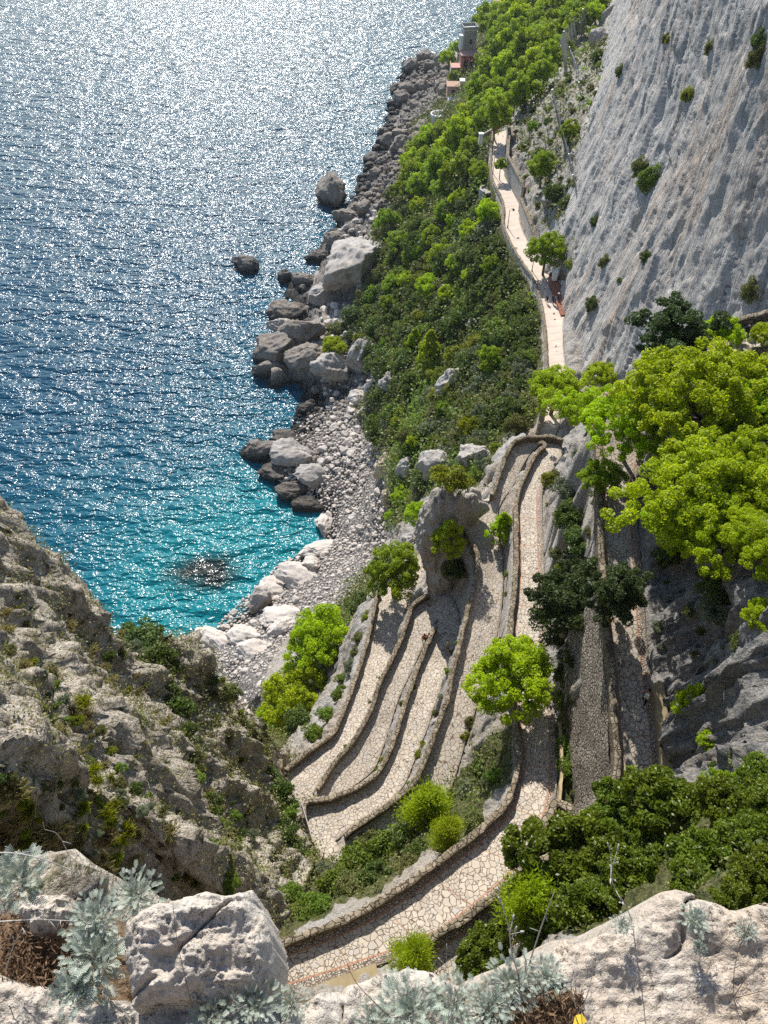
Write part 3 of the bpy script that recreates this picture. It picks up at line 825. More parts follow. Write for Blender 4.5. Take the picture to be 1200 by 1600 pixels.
# ------------------------------------------------------------------ the sea
sx = np.concatenate([[-6000, -2500, -1200, -700], np.linspace(-420, 140, 190), [300, 900, 3000]])
sy = np.concatenate([[-400, -50], np.linspace(0, 640, 200), [900, 1500, 3000, 9000]])
wx, wy = np.meshgrid(sx, sy)
wp = np.stack([wx.ravel(), wy.ravel(), np.full(wx.size, SEA)], 1)
dco = np.full(len(wp), 1e9)
for k in range(0, len(CO), 1):
    dco = np.minimum(dco, np.hypot(wp[:, 0] - CO[k][0], wp[:, 1] - CO[k][1]))
bay = P(390, 900, SEA)
dbay = np.hypot((wp[:, 0] - bay[0]), (wp[:, 1] - bay[1]))
shallow = np.clip(np.exp(-dco / 20) * .25 + np.exp(-(dbay / 34) ** 2) * .85 + np.exp(-(np.hypot(wp[:, 0] + 60, wp[:, 1] - 95) / 60) ** 2) * .30, 0, 1)
reef_c = P(322, 893, SEA)
ang = np.arctan2(wp[:, 1] - reef_c[1], wp[:, 0] - reef_c[0])
rr = np.hypot((wp[:, 0] - reef_c[0]) / 8.0, (wp[:, 1] - reef_c[1]) / 4.6)
reef = np.clip(1.25 - rr * (1 + .15 * np.sin(3 * ang + 1)), 0, .5) * 2
me = mesh_np('sea', wp, grid_faces(len(sy), len(sx)), M['water'])
attr_f(me, 'shallow', shallow); attr_f(me, 'reef', np.clip(reef, 0, 1))
tag(obj('sea', me), kind='structure')

# ------------------------------------------------------------------ the paved path surface
def path_mesh(name, A, B, mat, border, cross=9):
    t = np.linspace(0, 1, cross)
    V = A[:, None] * (1 - t)[None, :, None] + B[:, None] * t[None, :, None]
    wid = np.linalg.norm(A - B, axis=1)
    mid = (A + B) / 2
    al = np.concatenate([[0], np.cumsum(np.linalg.norm(np.diff(mid, axis=0), axis=1))])
    V = V.copy()
    V[..., 2] += .05 + .03 * noise3(V.reshape(-1, 3), .7).reshape(V.shape[:2])
    me = mesh_np(name, V.reshape(-1, 3), grid_faces(len(A), cross), mat)
    attr_f(me, 'edge', (np.minimum(t, 1 - t)[None] * wid[:, None]).ravel())
    attr_f(me, 'along', np.repeat(al[:, None], cross, 1).ravel())
    attr_f(me, 'border', np.full(V.shape[:2], border).ravel() if np.isscalar(border) else np.repeat(border[:, None], cross, 1).ravel())
    return tag(obj(name, me), kind='structure')
def refine(a, n):
    return catmull(a, n)
far_n = np.linspace(0, 1, 3)
path_mesh('paved_path', FAs, FBs, M['far_paving'], 0.0)
bord = np.clip((np.arange(len(LAs)) - 5 * 66) / 20, 0, 1)
path_mesh('paved_path', LAs, LBs, M['paving'], bord)
path_mesh('paved_path', UAs, UBs, M['paving'], 1.0)
# ------------------------------------------------------------------ parapet walls, buildings and other works
def strip_mesh(mb, poly, prof, jit=.03):
    """sweep a profile [(offset, height)...] along a polyline (x, y, z)"""
    p = np.asarray(poly, float)
    t = np.gradient(p[:, :2], axis=0); t /= np.maximum(np.linalg.norm(t, axis=1, keepdims=True), 1e-6)
    nr = np.stack([-t[:, 1], t[:, 0]], 1)
    k = len(prof)
    V = np.zeros((len(p), k, 3))
    for a, (o, h) in enumerate(prof):
        V[:, a, 0] = p[:, 0] + nr[:, 0] * o
        V[:, a, 1] = p[:, 1] + nr[:, 1] * o
        V[:, a, 2] = p[:, 2] + h
    w = V.reshape(-1, 3)
    w = w + np.stack([noise3(w, 1.3, 5), noise3(w, 1.3, 25), noise3(w, 1.1, 45)], 1) * jit + np.stack([noise3(w, 4, 5), noise3(w, 4, 25), noise3(w, 4, 45)], 1) * jit * .5
    F = []
    for i in range(len(p) - 1):
        for a in range(k):
            b = (a + 1) % k
            F.append((i * k + a, i * k + b, (i + 1) * k + b, (i + 1) * k + a))
    F.append(tuple(range(k - 1, -1, -1))); F.append(tuple((len(p) - 1) * k + a for a in range(k)))
    mb.add(w, F)

def parapet(label, poly, depth=4.0, h=WALL_H, th=.36, body='wall', cope='coping', group='parapet walls along the path', name='parapet_wall'):
    poly = even(poly, .4)
    base = poly[len(poly) // 2]
    t = thing(name, label, 'wall', base, group)
    p = poly - base
    m = MB(); strip_mesh(m, p, [(-th / 2, -depth), (-th / 2, h - .13), (th / 2, h - .13), (th / 2, -depth)], .05)
    m.build('wall_body', M[body], t)
    c = th / 2 + .045
    m = MB(); strip_mesh(m, p, [(-c, h - .127), (-c, h - .03), (-c * .55, h + .02), (c * .55, h + .02), (c, h - .03), (c, h - .127)], .085)
    m.build('coping', M[cope], t)
    return t

parapet('low pale parapet along the seaward edge of the far straight path', np.vstack([FAs[:-1], LAs[:8]]), 5.0, .9, .45, 'pale_wall', 'coping')
parapet('lowest brown parapet of the zigzag, running down to a red brick pillar', LAs[25:66], 4.5)
parapet('second lowest zigzag parapet with a free corner end beside the loop', LBs[80:131], 4.0)
parapet('zigzag parapet that starts beside two walkers and ends at a thin railing', LAs[146:203], 3.6)
parapet('curving parapet from the rock pinnacle down to a squared corner end above the bushes', LBs[214:288], 4.2)
parapet('parapet sweeping round the outside of the topmost hairpin bend', LBs[300:333], 5.0)
parapet('long parapet dividing the top hairpin and following the wide lowest arc', LAs[316:453], 4.2)
up = parapet('brown parapet on the cobbled retaining wall of the upper road', UAs[0:132], .3, group=None)
inner = even(UBs[109:], .4)
parapet('short sunlit inner parapet stub at the uppermost bend', inner, 3.0)
# the cobbled face below the upper road
m = MB()
seg = even(UAs[28:70], .5)
base = Vector(up.location)
q = seg - np.array(base)
p = np.asarray(q); t_ = np.gradient(p[:, :2], axis=0); t_ /= np.linalg.norm(t_, axis=1, keepdims=True)
lev = np.linspace(-.05, -11.5, 26)
V = []
for i in range(len(p)):
    for z in lev:
        off = .24 + .10 * -z
        V.append((p[i, 0] - t_[i, 1] * off, p[i, 1] + t_[i, 0] * off, p[i, 2] + z))
V = np.array(V); nz = noise3(V, 3.0, 3) * .06 + noise3(V, .6, 8) * .12
V[:, 0] += nz; V[:, 1] += nz * .3
a = np.arange(len(V)).reshape(len(p), len(lev))
me = mesh_np('retaining_face', V, np.stack([a[:-1, :-1].ravel(), a[:-1, 1:].ravel(), a[1:, 1:].ravel(), a[1:, :-1].ravel()], 1), M['cobble_wall'])
obj('retaining_face', me, up)

def pw(px, py, z): return np.array(P(px, py, z))

# concrete retaining walls inside the far path
def panel_wall(label, pts, name='retaining_wall'):
    """pts: (px, py, z, height)"""
    w = np.array([np.append(pw(x, y, z), h) for x, y, z, h in pts])
    w = even(w, .8)
    base = w[0, :3].copy()
    t = thing(name, label, 'wall', base, 'pale retaining walls of the far path')
    for part, lo, hi, o, mat in (('wall_face', None, -.0, .25, 'pale_wall'), ('coping', 0.003, .22, .36, 'coping')):
        V, F = [], []
        tg_ = np.gradient(w[:, :2], axis=0); tg_ /= np.linalg.norm(tg_, axis=1, keepdims=True)
        for i in range(len(w)):
            zb = -1.0 if lo is None else w[i, 3] + lo
            zt = w[i, 3] + hi
            for s_, zz in ((-o, zb), (-o, zt), (o, zt), (o, zb)):
                V.append((w[i, 0] - base[0] - tg_[i, 1] * s_, w[i, 1] - base[1] + tg_[i, 0] * s_, w[i, 2] - base[2] + zz))
        for i in range(len(w) - 1):
            for a_ in range(4):
                b_ = (a_ + 1) % 4
                F.append((i * 4 + a_, i * 4 + b_, i * 4 + 4 + b_, i * 4 + 4 + a_))
        F += [(3, 2, 1, 0), tuple(len(w) * 4 - 4 + k for k in range(4))]
        mb = MB(); mb.add(V, F); mb.build(part, M[mat], t)
    return t
panel_wall('tall pale retaining wall beside the far end of the path', [(794, 200, -86.5, 2.0), (792, 238, -86.2, 4.0), (789, 275, -85.9, 5.0), (811, 317, -85.3, 5.0), (813, 322, -85.2, 4.2)])
panel_wall('pale retaining wall slanting down behind the round roadside tree', [(811, 330, -85, 3.0), (818, 352, -84.8, 3.4), (826, 374, -84.6, 3.6), (836, 392, -84.2, 2.0)])
# timber railing that closes the far end
a, b, c = pw(791, 194, -86.3), pw(768, 207, -86.4), pw(751, 218, -86.6)
t = thing('railing', 'brown timber railing across the far end of the path', 'railing', a)
for nm, (u, v, mt) in (('rail', (a, b, 'brick')), ('parapet', (b, c, 'pale_wall'))):
    d = v - u
    mb = MB()
    mb.box(tuple((u + v) / 2 - a + np.array([0, 0, .55])), (math.hypot(d[0], d[1]), .35, 1.1), math.atan2(d[1], d[0]))
    mb.build(nm, M[mt], t)
mb = MB(); mb.box(tuple(c - a + np.array([0, 0, .2])), (1.0, 1.0, 2.6)); mb.box(tuple(c - a + np.array([0, 0, 1.6])), (1.3, 1.3, .2)); mb.build('end_pillar', M['white'], t)

# steps curving down from the far path
c = pw(768, 296, -87.5)
t = thing('curved_stair', 'small curved stone stair dropping from the far path', 'stair', c)
mb = MB(); ms = MB()
for k in range(13):
    an = rad(200 - k * 9); R_ = 6.0
    ms.box((R_ * math.cos(an) + 4.2, R_ * math.sin(an), -k * .28), (1.9, 1.05, .6), an)
pts_ = [(7.0 * math.cos(rad(205 - k * 9.6)) + 4.2, 7.0 * math.sin(rad(205 - k * 9.6)), -k * .28) for k in range(14)]
strip_mesh(mb, np.array(pts_), [(-.2, -2.5), (-.2, .9), (.2, .9), (.2, -2.5)], .02)
ms.build('steps', M['pale_wall'], t); mb.build('side_wall', M['pale_wall'], t)

# street lamps of the far path
def street_lamp(label, px, py, z, h, side):
    p = pw(px, py, z)
    t = thing('street_lamp', label, 'lamp post', p, 'lamp posts of the far path')
    m = MB(); m.tube([(0, 0, -.5), (0, 0, .5), (0, 0, h)], [.11, .09, .06], 8); m.tube([(0, 0, .0), (0, 0, .45)], [.16, .12], 8)
    m.build('pole', M['metal'], t)
    m = MB(); m.tube([(0, 0, h - .1), (side * .3, 0, h + .25), (side * .8, 0, h + .3)], .045, 6); m.build('arm', M['metal'], t)
    m = MB(); m.tube([(side * .8, 0, h + .3), (side * .8, 0, h + .18), (side * .8, 0, h - .05)], [.05, .26, .30], 8); hd = m.build('lantern', M['metal'], t)
    m = MB(); m.tube([(side * .8, 0, h - .055), (side * .8, 0, h - .3)], [.2, .1], 8); m.build('glass', M['white'], hd)
street_lamp('dark lamp post at the path edge left of the round roadside tree', 831, 424, -83.5, 3.6, -1)
street_lamp('dark lamp post beside the pale retaining wall below the curved stair', 793, 356, -84.7, 4.2, 1)
street_lamp('dark lamp post near the far end of the path by the slim tree', 770, 272, -86, 5.0, 1)

# red brick ramp and dark wall beside the far path
rp = [pw(890, 492, -82.3), pw(884, 470, -82.4), pw(876, 448, -82.0), pw(866, 425, -81.4)]
rq = [pw(876, 494, -82.3), pw(868, 470, -82.4), pw(862, 447, -82.0), pw(858, 428, -81.4)]
V, F = [], []
for u, v in zip(rp, rq): V += [u + (0, 0, .22), v + (0, 0, .22), u - (0, 0, 1.5), v - (0, 0, 1.5)]
for i in range(3):
    o = i * 4
    F += [(o, o + 1, o + 5, o + 4), (o + 2, o, o + 4, o + 6), (o + 1, o + 3, o + 7, o + 5)]
F += [(0, 2, 3, 1), (12, 13, 15, 14)]
mb = MB(); mb.add(V, F); tag(mb.build('brick_ramp', M['brick']), 'red brick ramp rising beside the shaded part of the far path', 'ramp')
wallp = even(np.array([pw(902, 470, -81.5), pw(888, 447, -81.0), pw(876, 430, -80.5)]), .5)
parapet('dark low wall bordering the red brick ramp', wallp, 2.5, 1.1, .35, 'wall', 'wall', None)
for px, py, lb in ((865, 440, 'pale gate pillar at the foot of the roadside tree'), (886, 462, 'short white bollard post beside the red brick ramp'), (878, 447, 'small white post midway along the dark ramp wall')):
    p = pw(px, py, -82)
    big = px == 865
    t = thing('gate_pillar' if big else 'post', lb, 'pillar' if big else 'post', p)
    w_ = .9 if big else .35; h_ = 2.2 if big else 1.0
    mb = MB(); mb.box((0, 0, h_ / 2 - .3), (w_, w_, h_ + .6)); mb.build('shaft', M['white'], t)
    mb = MB(); mb.box((0, 0, h_ + .1), (w_ * 1.25, w_ * 1.25, .18)); mb.build('cap', M['white'], t)

# brick pillar and gate rail at the foot of the zigzag
p = pw(437, 1204, -75.0)
t = thing('brick_pillar', 'red brick pillar with stone cap at the foot of the zigzag', 'pillar', p)
mb = MB(); mb.box((0, 0, .4), (.75, .75, 2.4)); mb.build('shaft', M['brick'], t)
mb = MB(); mb.box((0, 0, 1.68), (.95, .95, .16)); mb.build('cap', M['coping'], t)
parapet('pale wall stub climbing from the brick pillar onto the cliff', even(np.array([pw(434, 1198, -74.8), pw(424, 1180, -73.8), pw(412, 1160, -73.0)]), .4), 3, 1.2, .4, 'pale_wall', 'coping', None)
a, b = pw(473, 1262, -68.9), pw(491, 1322, -68.8)
t = thing('metal_railing', 'thin dark railing closing the end of the zigzag bend', 'railing', a)
mb = MB(); d = b - a
mb.tube([(0, 0, 1.05), tuple(d + (0, 0, 1.05))], .05, 6); mb.build('top_rail', M['dead_wood'], t)
mb = MB(); mb.tube([(0, 0, .5), tuple(d + (0, 0, .5))], .04, 6); mb.build('lower_rail', M['metal'], t)
for k in range(5):
    q = d * k / 4; mb = MB(); mb.tube([tuple(q), tuple(q + (0, 0, 1.05))], .04, 6); mb.build('post', M['metal'], t)

# square stone bay between the arc and the upper road
c4 = [pw(862, 1262, -54.6), pw(886, 1275, -54.2), pw(872, 1330, -54.2), pw(838, 1312, -54.6)]
loop = even(np.array([c4[1], c4[0], c4[3], c4[2]]), .35)
parapet('square sunken stone bay at the edge of the wide arc', loop, 2.2, 1.5, .55, 'wall', 'coping', None, name='stone_bay')
# ochre kerbs
def kerb(label, pix, wdt, hgt, mat='ochre', group=None):
    w = even(catmull(np.array([pw(*q) for q in pix]), 5), .5); base = w[0].copy()
    mb = MB(); strip_mesh(mb, w - base, [(-wdt / 2, -2.5), (-wdt / 2, hgt), (wdt / 2, hgt), (wdt / 2, -2.5)], .05)
    o = mb.build('low_wall', M[mat], loc=tuple(base)); tag(o, label, 'wall', group)
kerb('ochre rendered low wall between the upper road and the shaded rock', [(1025, 1070, -46.2), (1030, 1100, -46.6), (1037, 1150, -47), (1041, 1205, -47.5)], .75, .35)
kerb('ochre edging beside the cobbled border of the wide arc next to the pale rocks', [(590, 1520, -53), (540, 1540, -52.6), (500, 1555, -52.4), (462, 1570, -52.2), (420, 1583, -52)], 1.0, .45)
kerb('narrow ochre edging along the grassy ditch under the cobbled retaining wall', [(874, 1130, -56.6), (876, 1180, -56.3), (876, 1230, -55.9), (872, 1262, -55.4)], .22, .3)

# villas and tower at the far point
def gz(px, py):
    h = hit(px, py); return h[0]
def block(mb, c, w, d, h, rz=0): mb.box((c[0], c[1], c[2] + h / 2), (w, d, h), rz)
p = gz(729, 108)
t = thing('stone_tower', 'grey stone tower with flat cream roof on the far point above the sea', 'tower', p)
t.scale = (.75, .75, .85)
mb = MB(); mb.box((0, 0, 6.5), (8, 7.5, 23), .15, .9); mb.build('tower_body', M['grey_stone'], t)
mb = MB(); mb.box((0, 0, 18.25), (8.2, 7.6, .5), .15); mb.build('roof', M['white'], t)
mb = MB()
for x, y, w, d in ((0, -3.8, 8.4, .5), (0, 3.8, 8.4, .5), (-4.0, 0, .5, 7.1), (4.0, 0, .5, 7.1)):
    cx, cy = x * math.cos(.15) - y * math.sin(.15), x * math.sin(.15) + y * math.cos(.15)
    mb.box((cx, cy, 19.1), (w, d, 1.2), .15)
mb.build('battlement', M['grey_stone'], t)
mb = MB(); mb.tube([(-4.2, -2.5, 9.0), (-4.2, -2.5, 10.5), (-4.2, -2.5, 16)], [1.0, 1.7, 1.7], 10); mb.build('corner_turret', M['white'], t)
for z_ in (8.5, 13.2):
    mb = MB(); mb.box((.9, -3.66 + z_ * .012, z_), (1.2, .3, 1.9), .15); mb.build('window', M['glass'], t)
p = gz(727, 112)
t = thing('pink_house', 'red and pink house with arched openings below the stone tower', 'house', p + (2, -2, 0))
mb = MB(); mb.box((0, 0, 3), (9, 6, 9)); mb.build('wall', M['red'], t)
mb = MB(); mb.box((0, 0, 7.7), (9.6, 6.6, .4)); mb.build('roof', M['pink'], t)
for x in (-2.6, 0, 2.6):
    mb = MB(); mb.box((x, -3.02, 4.4), (1.3, .15, 2.9)); mb.build('door', M['glass'], t)
for x in (-3.9, -1.3, 1.3, 3.9):
    mb = MB(); mb.box((x, -3.12, 4.6), (.55, .3, 4.6)); mb.build('pilaster', M['pink'], t)
p = gz(716, 122)
t = thing('terrace_house', 'low house with a pink terrace roof nearest the rocky shore', 'house', p)
mb = MB(); mb.box((0, 0, 1.2), (7, 8, 6)); mb.build('wall', M['white'], t)
mb = MB(); mb.box((0, 0, 4.32), (7.4, 8.4, .24)); mb.build('terrace_roof', M['pink'], t)
mb = MB(); mb.box((0, -4.1, 4.9), (7.4, .25, .9)); mb.box((-3.6, 0, 4.9), (.25, 7.9, .9)); mb.build('balustrade', M['tile'], t)
for x in (-1.8, 1.6):
    mb = MB(); mb.box((x, -4.03, 2.0), (1.1, .14, 1.7)); mb.build('window', M['glass'], t)
p = gz(712, 148)
t = thing('boathouse', 'small square house with a dark terrace and pale courtyard above the shore rocks', 'house', p)
mb = MB(); mb.box((0, 0, 1.4), (7.5, 5.5, 5)); mb.build('wall', M['pink'], t)
mb = MB(); mb.box((0, 0, 4.02), (7.9, 5.9, .24)); mb.build('roof', M['tile'], t)
mb = MB(); mb.box((2.4, 0, 4.9), (2.2, 3.4, 1.5)); mb.build('dormer', M['white'], t)
mb = MB(); mb.box((-1.4, -2.78, 1.9), (1.2, .14, 1.8)); mb.box((1.5, -2.78, 1.9), (1.2, .14, 1.8)); mb.build('window', M['glass'], t)
mb = MB(); mb.box((-.5, -5.2, -.2), (6, 4.6, 1.6)); mb.build('courtyard', M['white'], t)
p = gz(792, 24)
t = thing('beach_pavilion', 'pavilion with a broad hipped tile roof on the far headland', 'pavilion', p)
mb = MB(); mb.box((0, 0, 1.5), (8.5, 7, 6)); mb.build('wall', M['metal'], t)
mb = MB(); mb.box((0, 0, 5.6), (12, 10, 2.2), 0, .55); mb.build('roof', M['tile'], t)
for x in (-4.9, -1.6, 1.6, 4.9):
    mb = MB(); mb.tube([(x, -4.5, -1), (x, -4.5, 4.48)], .2, 6); mb.build('post', M['white'], t)
p = gz(789, 34)
t = thing('flat_roofed_hut', 'flat grey roofed hut just below the pavilion on the headland', 'hut', p)
mb = MB(); mb.box((0, 0, .8), (7, 5, 4), .3); mb.build('wall', M['white'], t)
mb = MB(); mb.box((0, 0, 2.95), (8, 6, .3), .3); mb.build('roof', M['grey_stone'], t)
mb = MB(); mb.box((.74, -2.4, 1.1), (1.2, .2, 2), .3); mb.build('door', M['glass'], t)
p = gz(748, 52)
t = thing('garden_terrace', 'pale paved terrace with a low wall beside the stone tower', 'terrace', p)
mb = MB(); mb.box((0, 0, .2), (8, 14, 3)); mb.build('slab', M['white'], t)
mb = MB(); mb.box((-3.9, 0, 2.1), (.3, 14, .8)); mb.box((0, -6.9, 2.1), (7.4, .3, .8)); mb.build('parapet', M['grey_stone'], t)
p = gz(685, 186)
t = thing('lookout', 'small round white lookout above the shore rocks', 'lookout', p)
mb = MB(); mb.tube([(0, 0, -3), (0, 0, 1.0)], [3.0, 3.0], 20); mb.build('base', M['white'], t)
mb = MB(); ring = np.array([(3.0 * math.cos(a_), 3.0 * math.sin(a_), 1.0) for a_ in np.linspace(.4, 5.9, 30)]); strip_mesh(mb, ring, [(-.25, .003), (-.25, 1.1), (.25, 1.1), (.25, .003)], .01); mb.build('parapet', M['white'], t)
mb = MB(); mb.tube([(0, 0, 1.0), (0, 0, 2.2)], [.5, .3], 10); mb.build('stone_table', M['white'], t)
w = np.array([gz(x, y) + (0, 0, .3) for x, y in ((690, 182), (696, 172), (699, 160), (700, 150), (702, 140))])
parapet('pale garden wall climbing from the round lookout to the small house', even(w, 1.0), 3, 1.0, .5, 'white', 'white', None, name='garden_wall')

# rockfall nets on the scree
def net(label, pix, hgt, posts):
    """pix: points on the ground; net leans out by lean"""
    g_ = np.array([gz(x, y) for x, y in pix]); g_ = even(g_, .5)
    base = g_[0].copy(); g_ = g_ - base
    t = thing('rockfall_net', label, 'net', base, 'rockfall nets on the scree')
    L = np.array([-.35, -.15, 1.0])
    mb = MB(); rw = .03
    nu = len(g_); rows_ = int(hgt / .5)
    def quad(a_, b_):
        d = b_ - a_; s_ = np.cross(d, (.4, -.8, .45)); s_ = s_ / max(np.linalg.norm(s_), 1e-6) * rw
        mb.add([a_ - s_, a_ + s_, b_ + s_, b_ - s_], [(0, 1, 2, 3)])
    hs = [hgt * (.85 + .15 * math.cos(k * .9)) for k in range(nu)]
    for k in range(nu):
        quad(g_[k], g_[k] + L * hs[k])
    for r_ in range(rows_ + 1):
        for k in range(nu - 1):
            quad(g_[k] + L * hs[k] * r_ / rows_, g_[k + 1] + L * hs[k + 1] * r_ / rows_)
    mb.build('mesh_panel', M['steel'], t)
    mb = MB(); mb.tube([tuple(g_[k] + L * hs[k]) for k in range(nu)], .07, 5); mb.build('top_cable', M['steel'], t)
    for f in posts:
        k = int(f * (nu - 1)); top = g_[k] + L * (hs[k] + .4)
        mb = MB(); mb.tube([tuple(g_[k] + (.9, .2, 0)), tuple(top)], .11, 6); mb.build('post', M['steel'], t)
        mb = MB(); mb.tube([tuple(top), tuple(top + np.array([4.5, 1.5, -3.6]))], .05, 4); mb.build('stay_cable', M['steel'], t)
net('grey rockfall net hanging beside the upper edge of the pine wood', [(916, 62), (902, 74), (888, 92), (882, 112)], 8.0, (0.0, .5, 1.0))
net('narrow grey rockfall net running down the bare scree', [(893, 100), (902, 120), (905, 140), (908, 158)], 4.0, (0, .5, 1.0))
net('long grey rockfall net standing above the round roadside tree', [(868, 175), (876, 205), (886, 245), (897, 285), (900, 312)], 5.0, (0, .45, .8, 1.0))
# ------------------------------------------------------------------ boulders
def rock_mesh(name, seed, sub, mat, shape=(1, 1, .8), cuts=9, amp=.16, fine=.05, nf=1.6):
    bm = bmesh.new()
    bmesh.ops.create_icosphere(bm, subdivisions=sub, radius=1)
    V = np.array([v.co[:] for v in bm.verts]); F = np.array([[v.index for v in f.verts] for f in bm.faces])
    bm.free()
    r = np.random.default_rng(seed)
    for _ in range(cuts):
        d = r.normal(size=3); d /= np.linalg.norm(d)
        lim = r.uniform(.62, .9)
        ov = np.maximum(V @ d - lim, 0)
        V = V - ov[:, None] * d * .96
    n = V / np.linalg.norm(V, axis=1, keepdims=True)
    V = V + n * (fbm(V, nf, 4, .55, seed * 3.1, True)[:, None] - .3) * amp * 1.6
    V = V + n * fbm(V, nf * 4, 3, .6, seed * 7.7)[:, None] * fine * 2
    V = V * np.array(shape)
    return mesh_np(name, V, F, mat, sub >= 4)

def px_m(dep): return dep / FPX

def put_rock(me, px, py, wpx, name, label, cat='boulder', group=None, asp=(1, 1, .8), sink=.35, rz=None, ground=None):
    h = hit(px, py)
    if h is None: return None
    p, dist, dep = h
    r = wpx * px_m(dep) / 2
    o = obj(name, me)
    o.location = (p[0], p[1], p[2] + r * asp[2] * (1 - sink) * .6 - r * sink * .4)
    o.scale = (r * asp[0], r * asp[1], r * asp[2])
    o.rotation_euler = (RNG.uniform(-.3, .3), RNG.uniform(-.3, .3), RNG.uniform(0, 6.28) if rz is None else rz)
    return tag(o, label, cat, group)

BIG = [
 (520, 312, 60, (.95, 1.1, 1.0), 'shore_rock', 'huge rounded dark boulder at the water edge with pale veins'),
 (541, 344, 46, (1.1, .8, .6), 'shore_rock', 'long dark boulder lying against the huge rounded one'),
 (387, 418, 50, (1, .8, .55), 'shore_rock', 'lone black rock standing in the sea off the shore'),
 (444, 438, 28, (.9, .9, .9), 'shore_rock', 'small black rock block at the tip of the middle headland'),
 (475, 440, 40, (1.1, .7, .6), 'shore_rock', 'dark ledge rock between the black block and the pale slab'),
 (450, 494, 60, (1.1, .8, .6), 'shore_rock', 'grey wedge boulder with its foot in the water below the middle headland'),
 (505, 466, 52, (1.0, .8, .7), 'rock', 'grey boulder with a dark lower side below the pale slab'),
 (550, 425, 100, (1.0, 1.1, .75), 'rock', 'great smooth pale slab of rock lying above the shore'),
 (525, 380, 40, (1, .8, .8), 'shore_rock', 'dark jagged rock uphill of the narrow inlet beside the pale slab'),
 (498, 402, 38, (1.1, .8, .5), 'shore_rock', 'flat dark rock washed by the sea beside the pale slab'),
 (432, 552, 74, (1.1, .9, .7), 'shore_rock', 'broad black rock shelf ending at the sea with cracks across it'),
 (470, 528, 70, (1.2, .7, .7), 'shore_rock', 'brownish layered rock ridge on top of the black shelf'),
 (520, 582, 62, (1.1, .85, .8), 'rock', 'leaning grey block beneath the small yellow pine'),
 (566, 568, 56, (.7, 1.1, 1.3), 'rock', 'tall upright grey slab with a small white stone on its top'),
 (572, 540, 18, (1.1, .8, .6), 'pale_rock', 'small white stone resting on the upright grey slab'),
 (585, 612, 34, (1.1, .8, .7), 'beach_stone', 'pale pinkish boulder in the cove at the foot of the slope'),
 (560, 622, 30, (1.0, 1.0, .6), 'beach_stone', 'pale flat boulder by the head of the cove'),
 (480, 640, 30, (1.1, .8, .6), 'shore_rock', 'dark low rock at the mouth of the small cove'),
 (405, 702, 46, (1.1, .7, .55), 'shore_rock', 'black pointed rock at the end of the lower headland'),
 (445, 690, 50, (1.2, .8, .5), 'shore_rock', 'grey brown ridge rock behind the black pointed one'),
 (455, 770, 46, (1.2, .7, .5), 'shore_rock', 'dark curved ledge rimming the little bay'),
 (485, 887, 34, (1.1, .9, .85), 'beach_stone', 'big pale squarish boulder alone on the beach shelf'),
 (406, 946, 46, (.85, .9, 1.1), 'rock', 'grey block standing at the edge of the turquoise water'),
 (380, 1000, 54, (1.2, .8, .5), 'beach_stone', 'pale sloping rock slab at the near end of the beach'),
 (440, 985, 44, (1.2, .8, .6), 'beach_stone', 'pale broken ledge behind the grey block'),
 (598, 738, 46, (.8, .9, 1.2), 'warm_rock', 'orange beige crag at the foot of the green slope'),
 (606, 786, 34, (.8, .8, 1.2), 'warm_rock', 'smaller beige crag just below the orange one'),
]
BIG += [
 (706, 603, 52, (1.1, .8, .8), 'rock', 'bare grey rock outcrop in the middle of the green slope'),
 (745, 508, 30, (1, .8, .9), 'rock', 'small grey outcrop among the dark shrubs near the far path'),
 (612, 612, 44, (.9, .9, 1.1), 'rock', 'pale crag at the lower edge of the green slope above the cove'),
 (684, 738, 66, (1.1, .8, .8), 'rock', 'grey lichened outcrop uphill of the rock pinnacle'),
 (742, 722, 58, (1.0, .8, .9), 'rock', 'grey rough outcrop against the outer wall of the top hairpin'),
 (640, 742, 48, (.9, .9, 1.0), 'rock', 'grey outcrop above the yellowish pines'),
 (640, 860, 46, (.8, .8, 1.3), 'rock', 'grey crag beside the round green pine under the pinnacle'),
 (600, 520, 34, (1, .9, .9), 'rock', 'beige crag showing through the scrub above the upright slab'),
 (730, 325, 26, (1, .8, .8), 'rock', 'small grey crag by the curved stair'),
 (700, 222, 24, (1, .8, .8), 'rock', 'grey crag between the pines under the timber railing'),
 (655, 495, 26, (1, .9, .9), 'rock', 'weathered beige crag in the scrub above the two pointed pines'),
 (858, 320, 26, (.9, .8, 1.2), 'rock', 'pale rock block below the long rockfall net'),
 (955, 40, 44, (.9, .9, 1.3), 'rock', 'grey rock bluff at the top of the scree beside the great cliff'),
 (935, 70, 34, (1, .9, 1.1), 'rock', 'rounded grey bluff just below the upper rockfall net'),
]
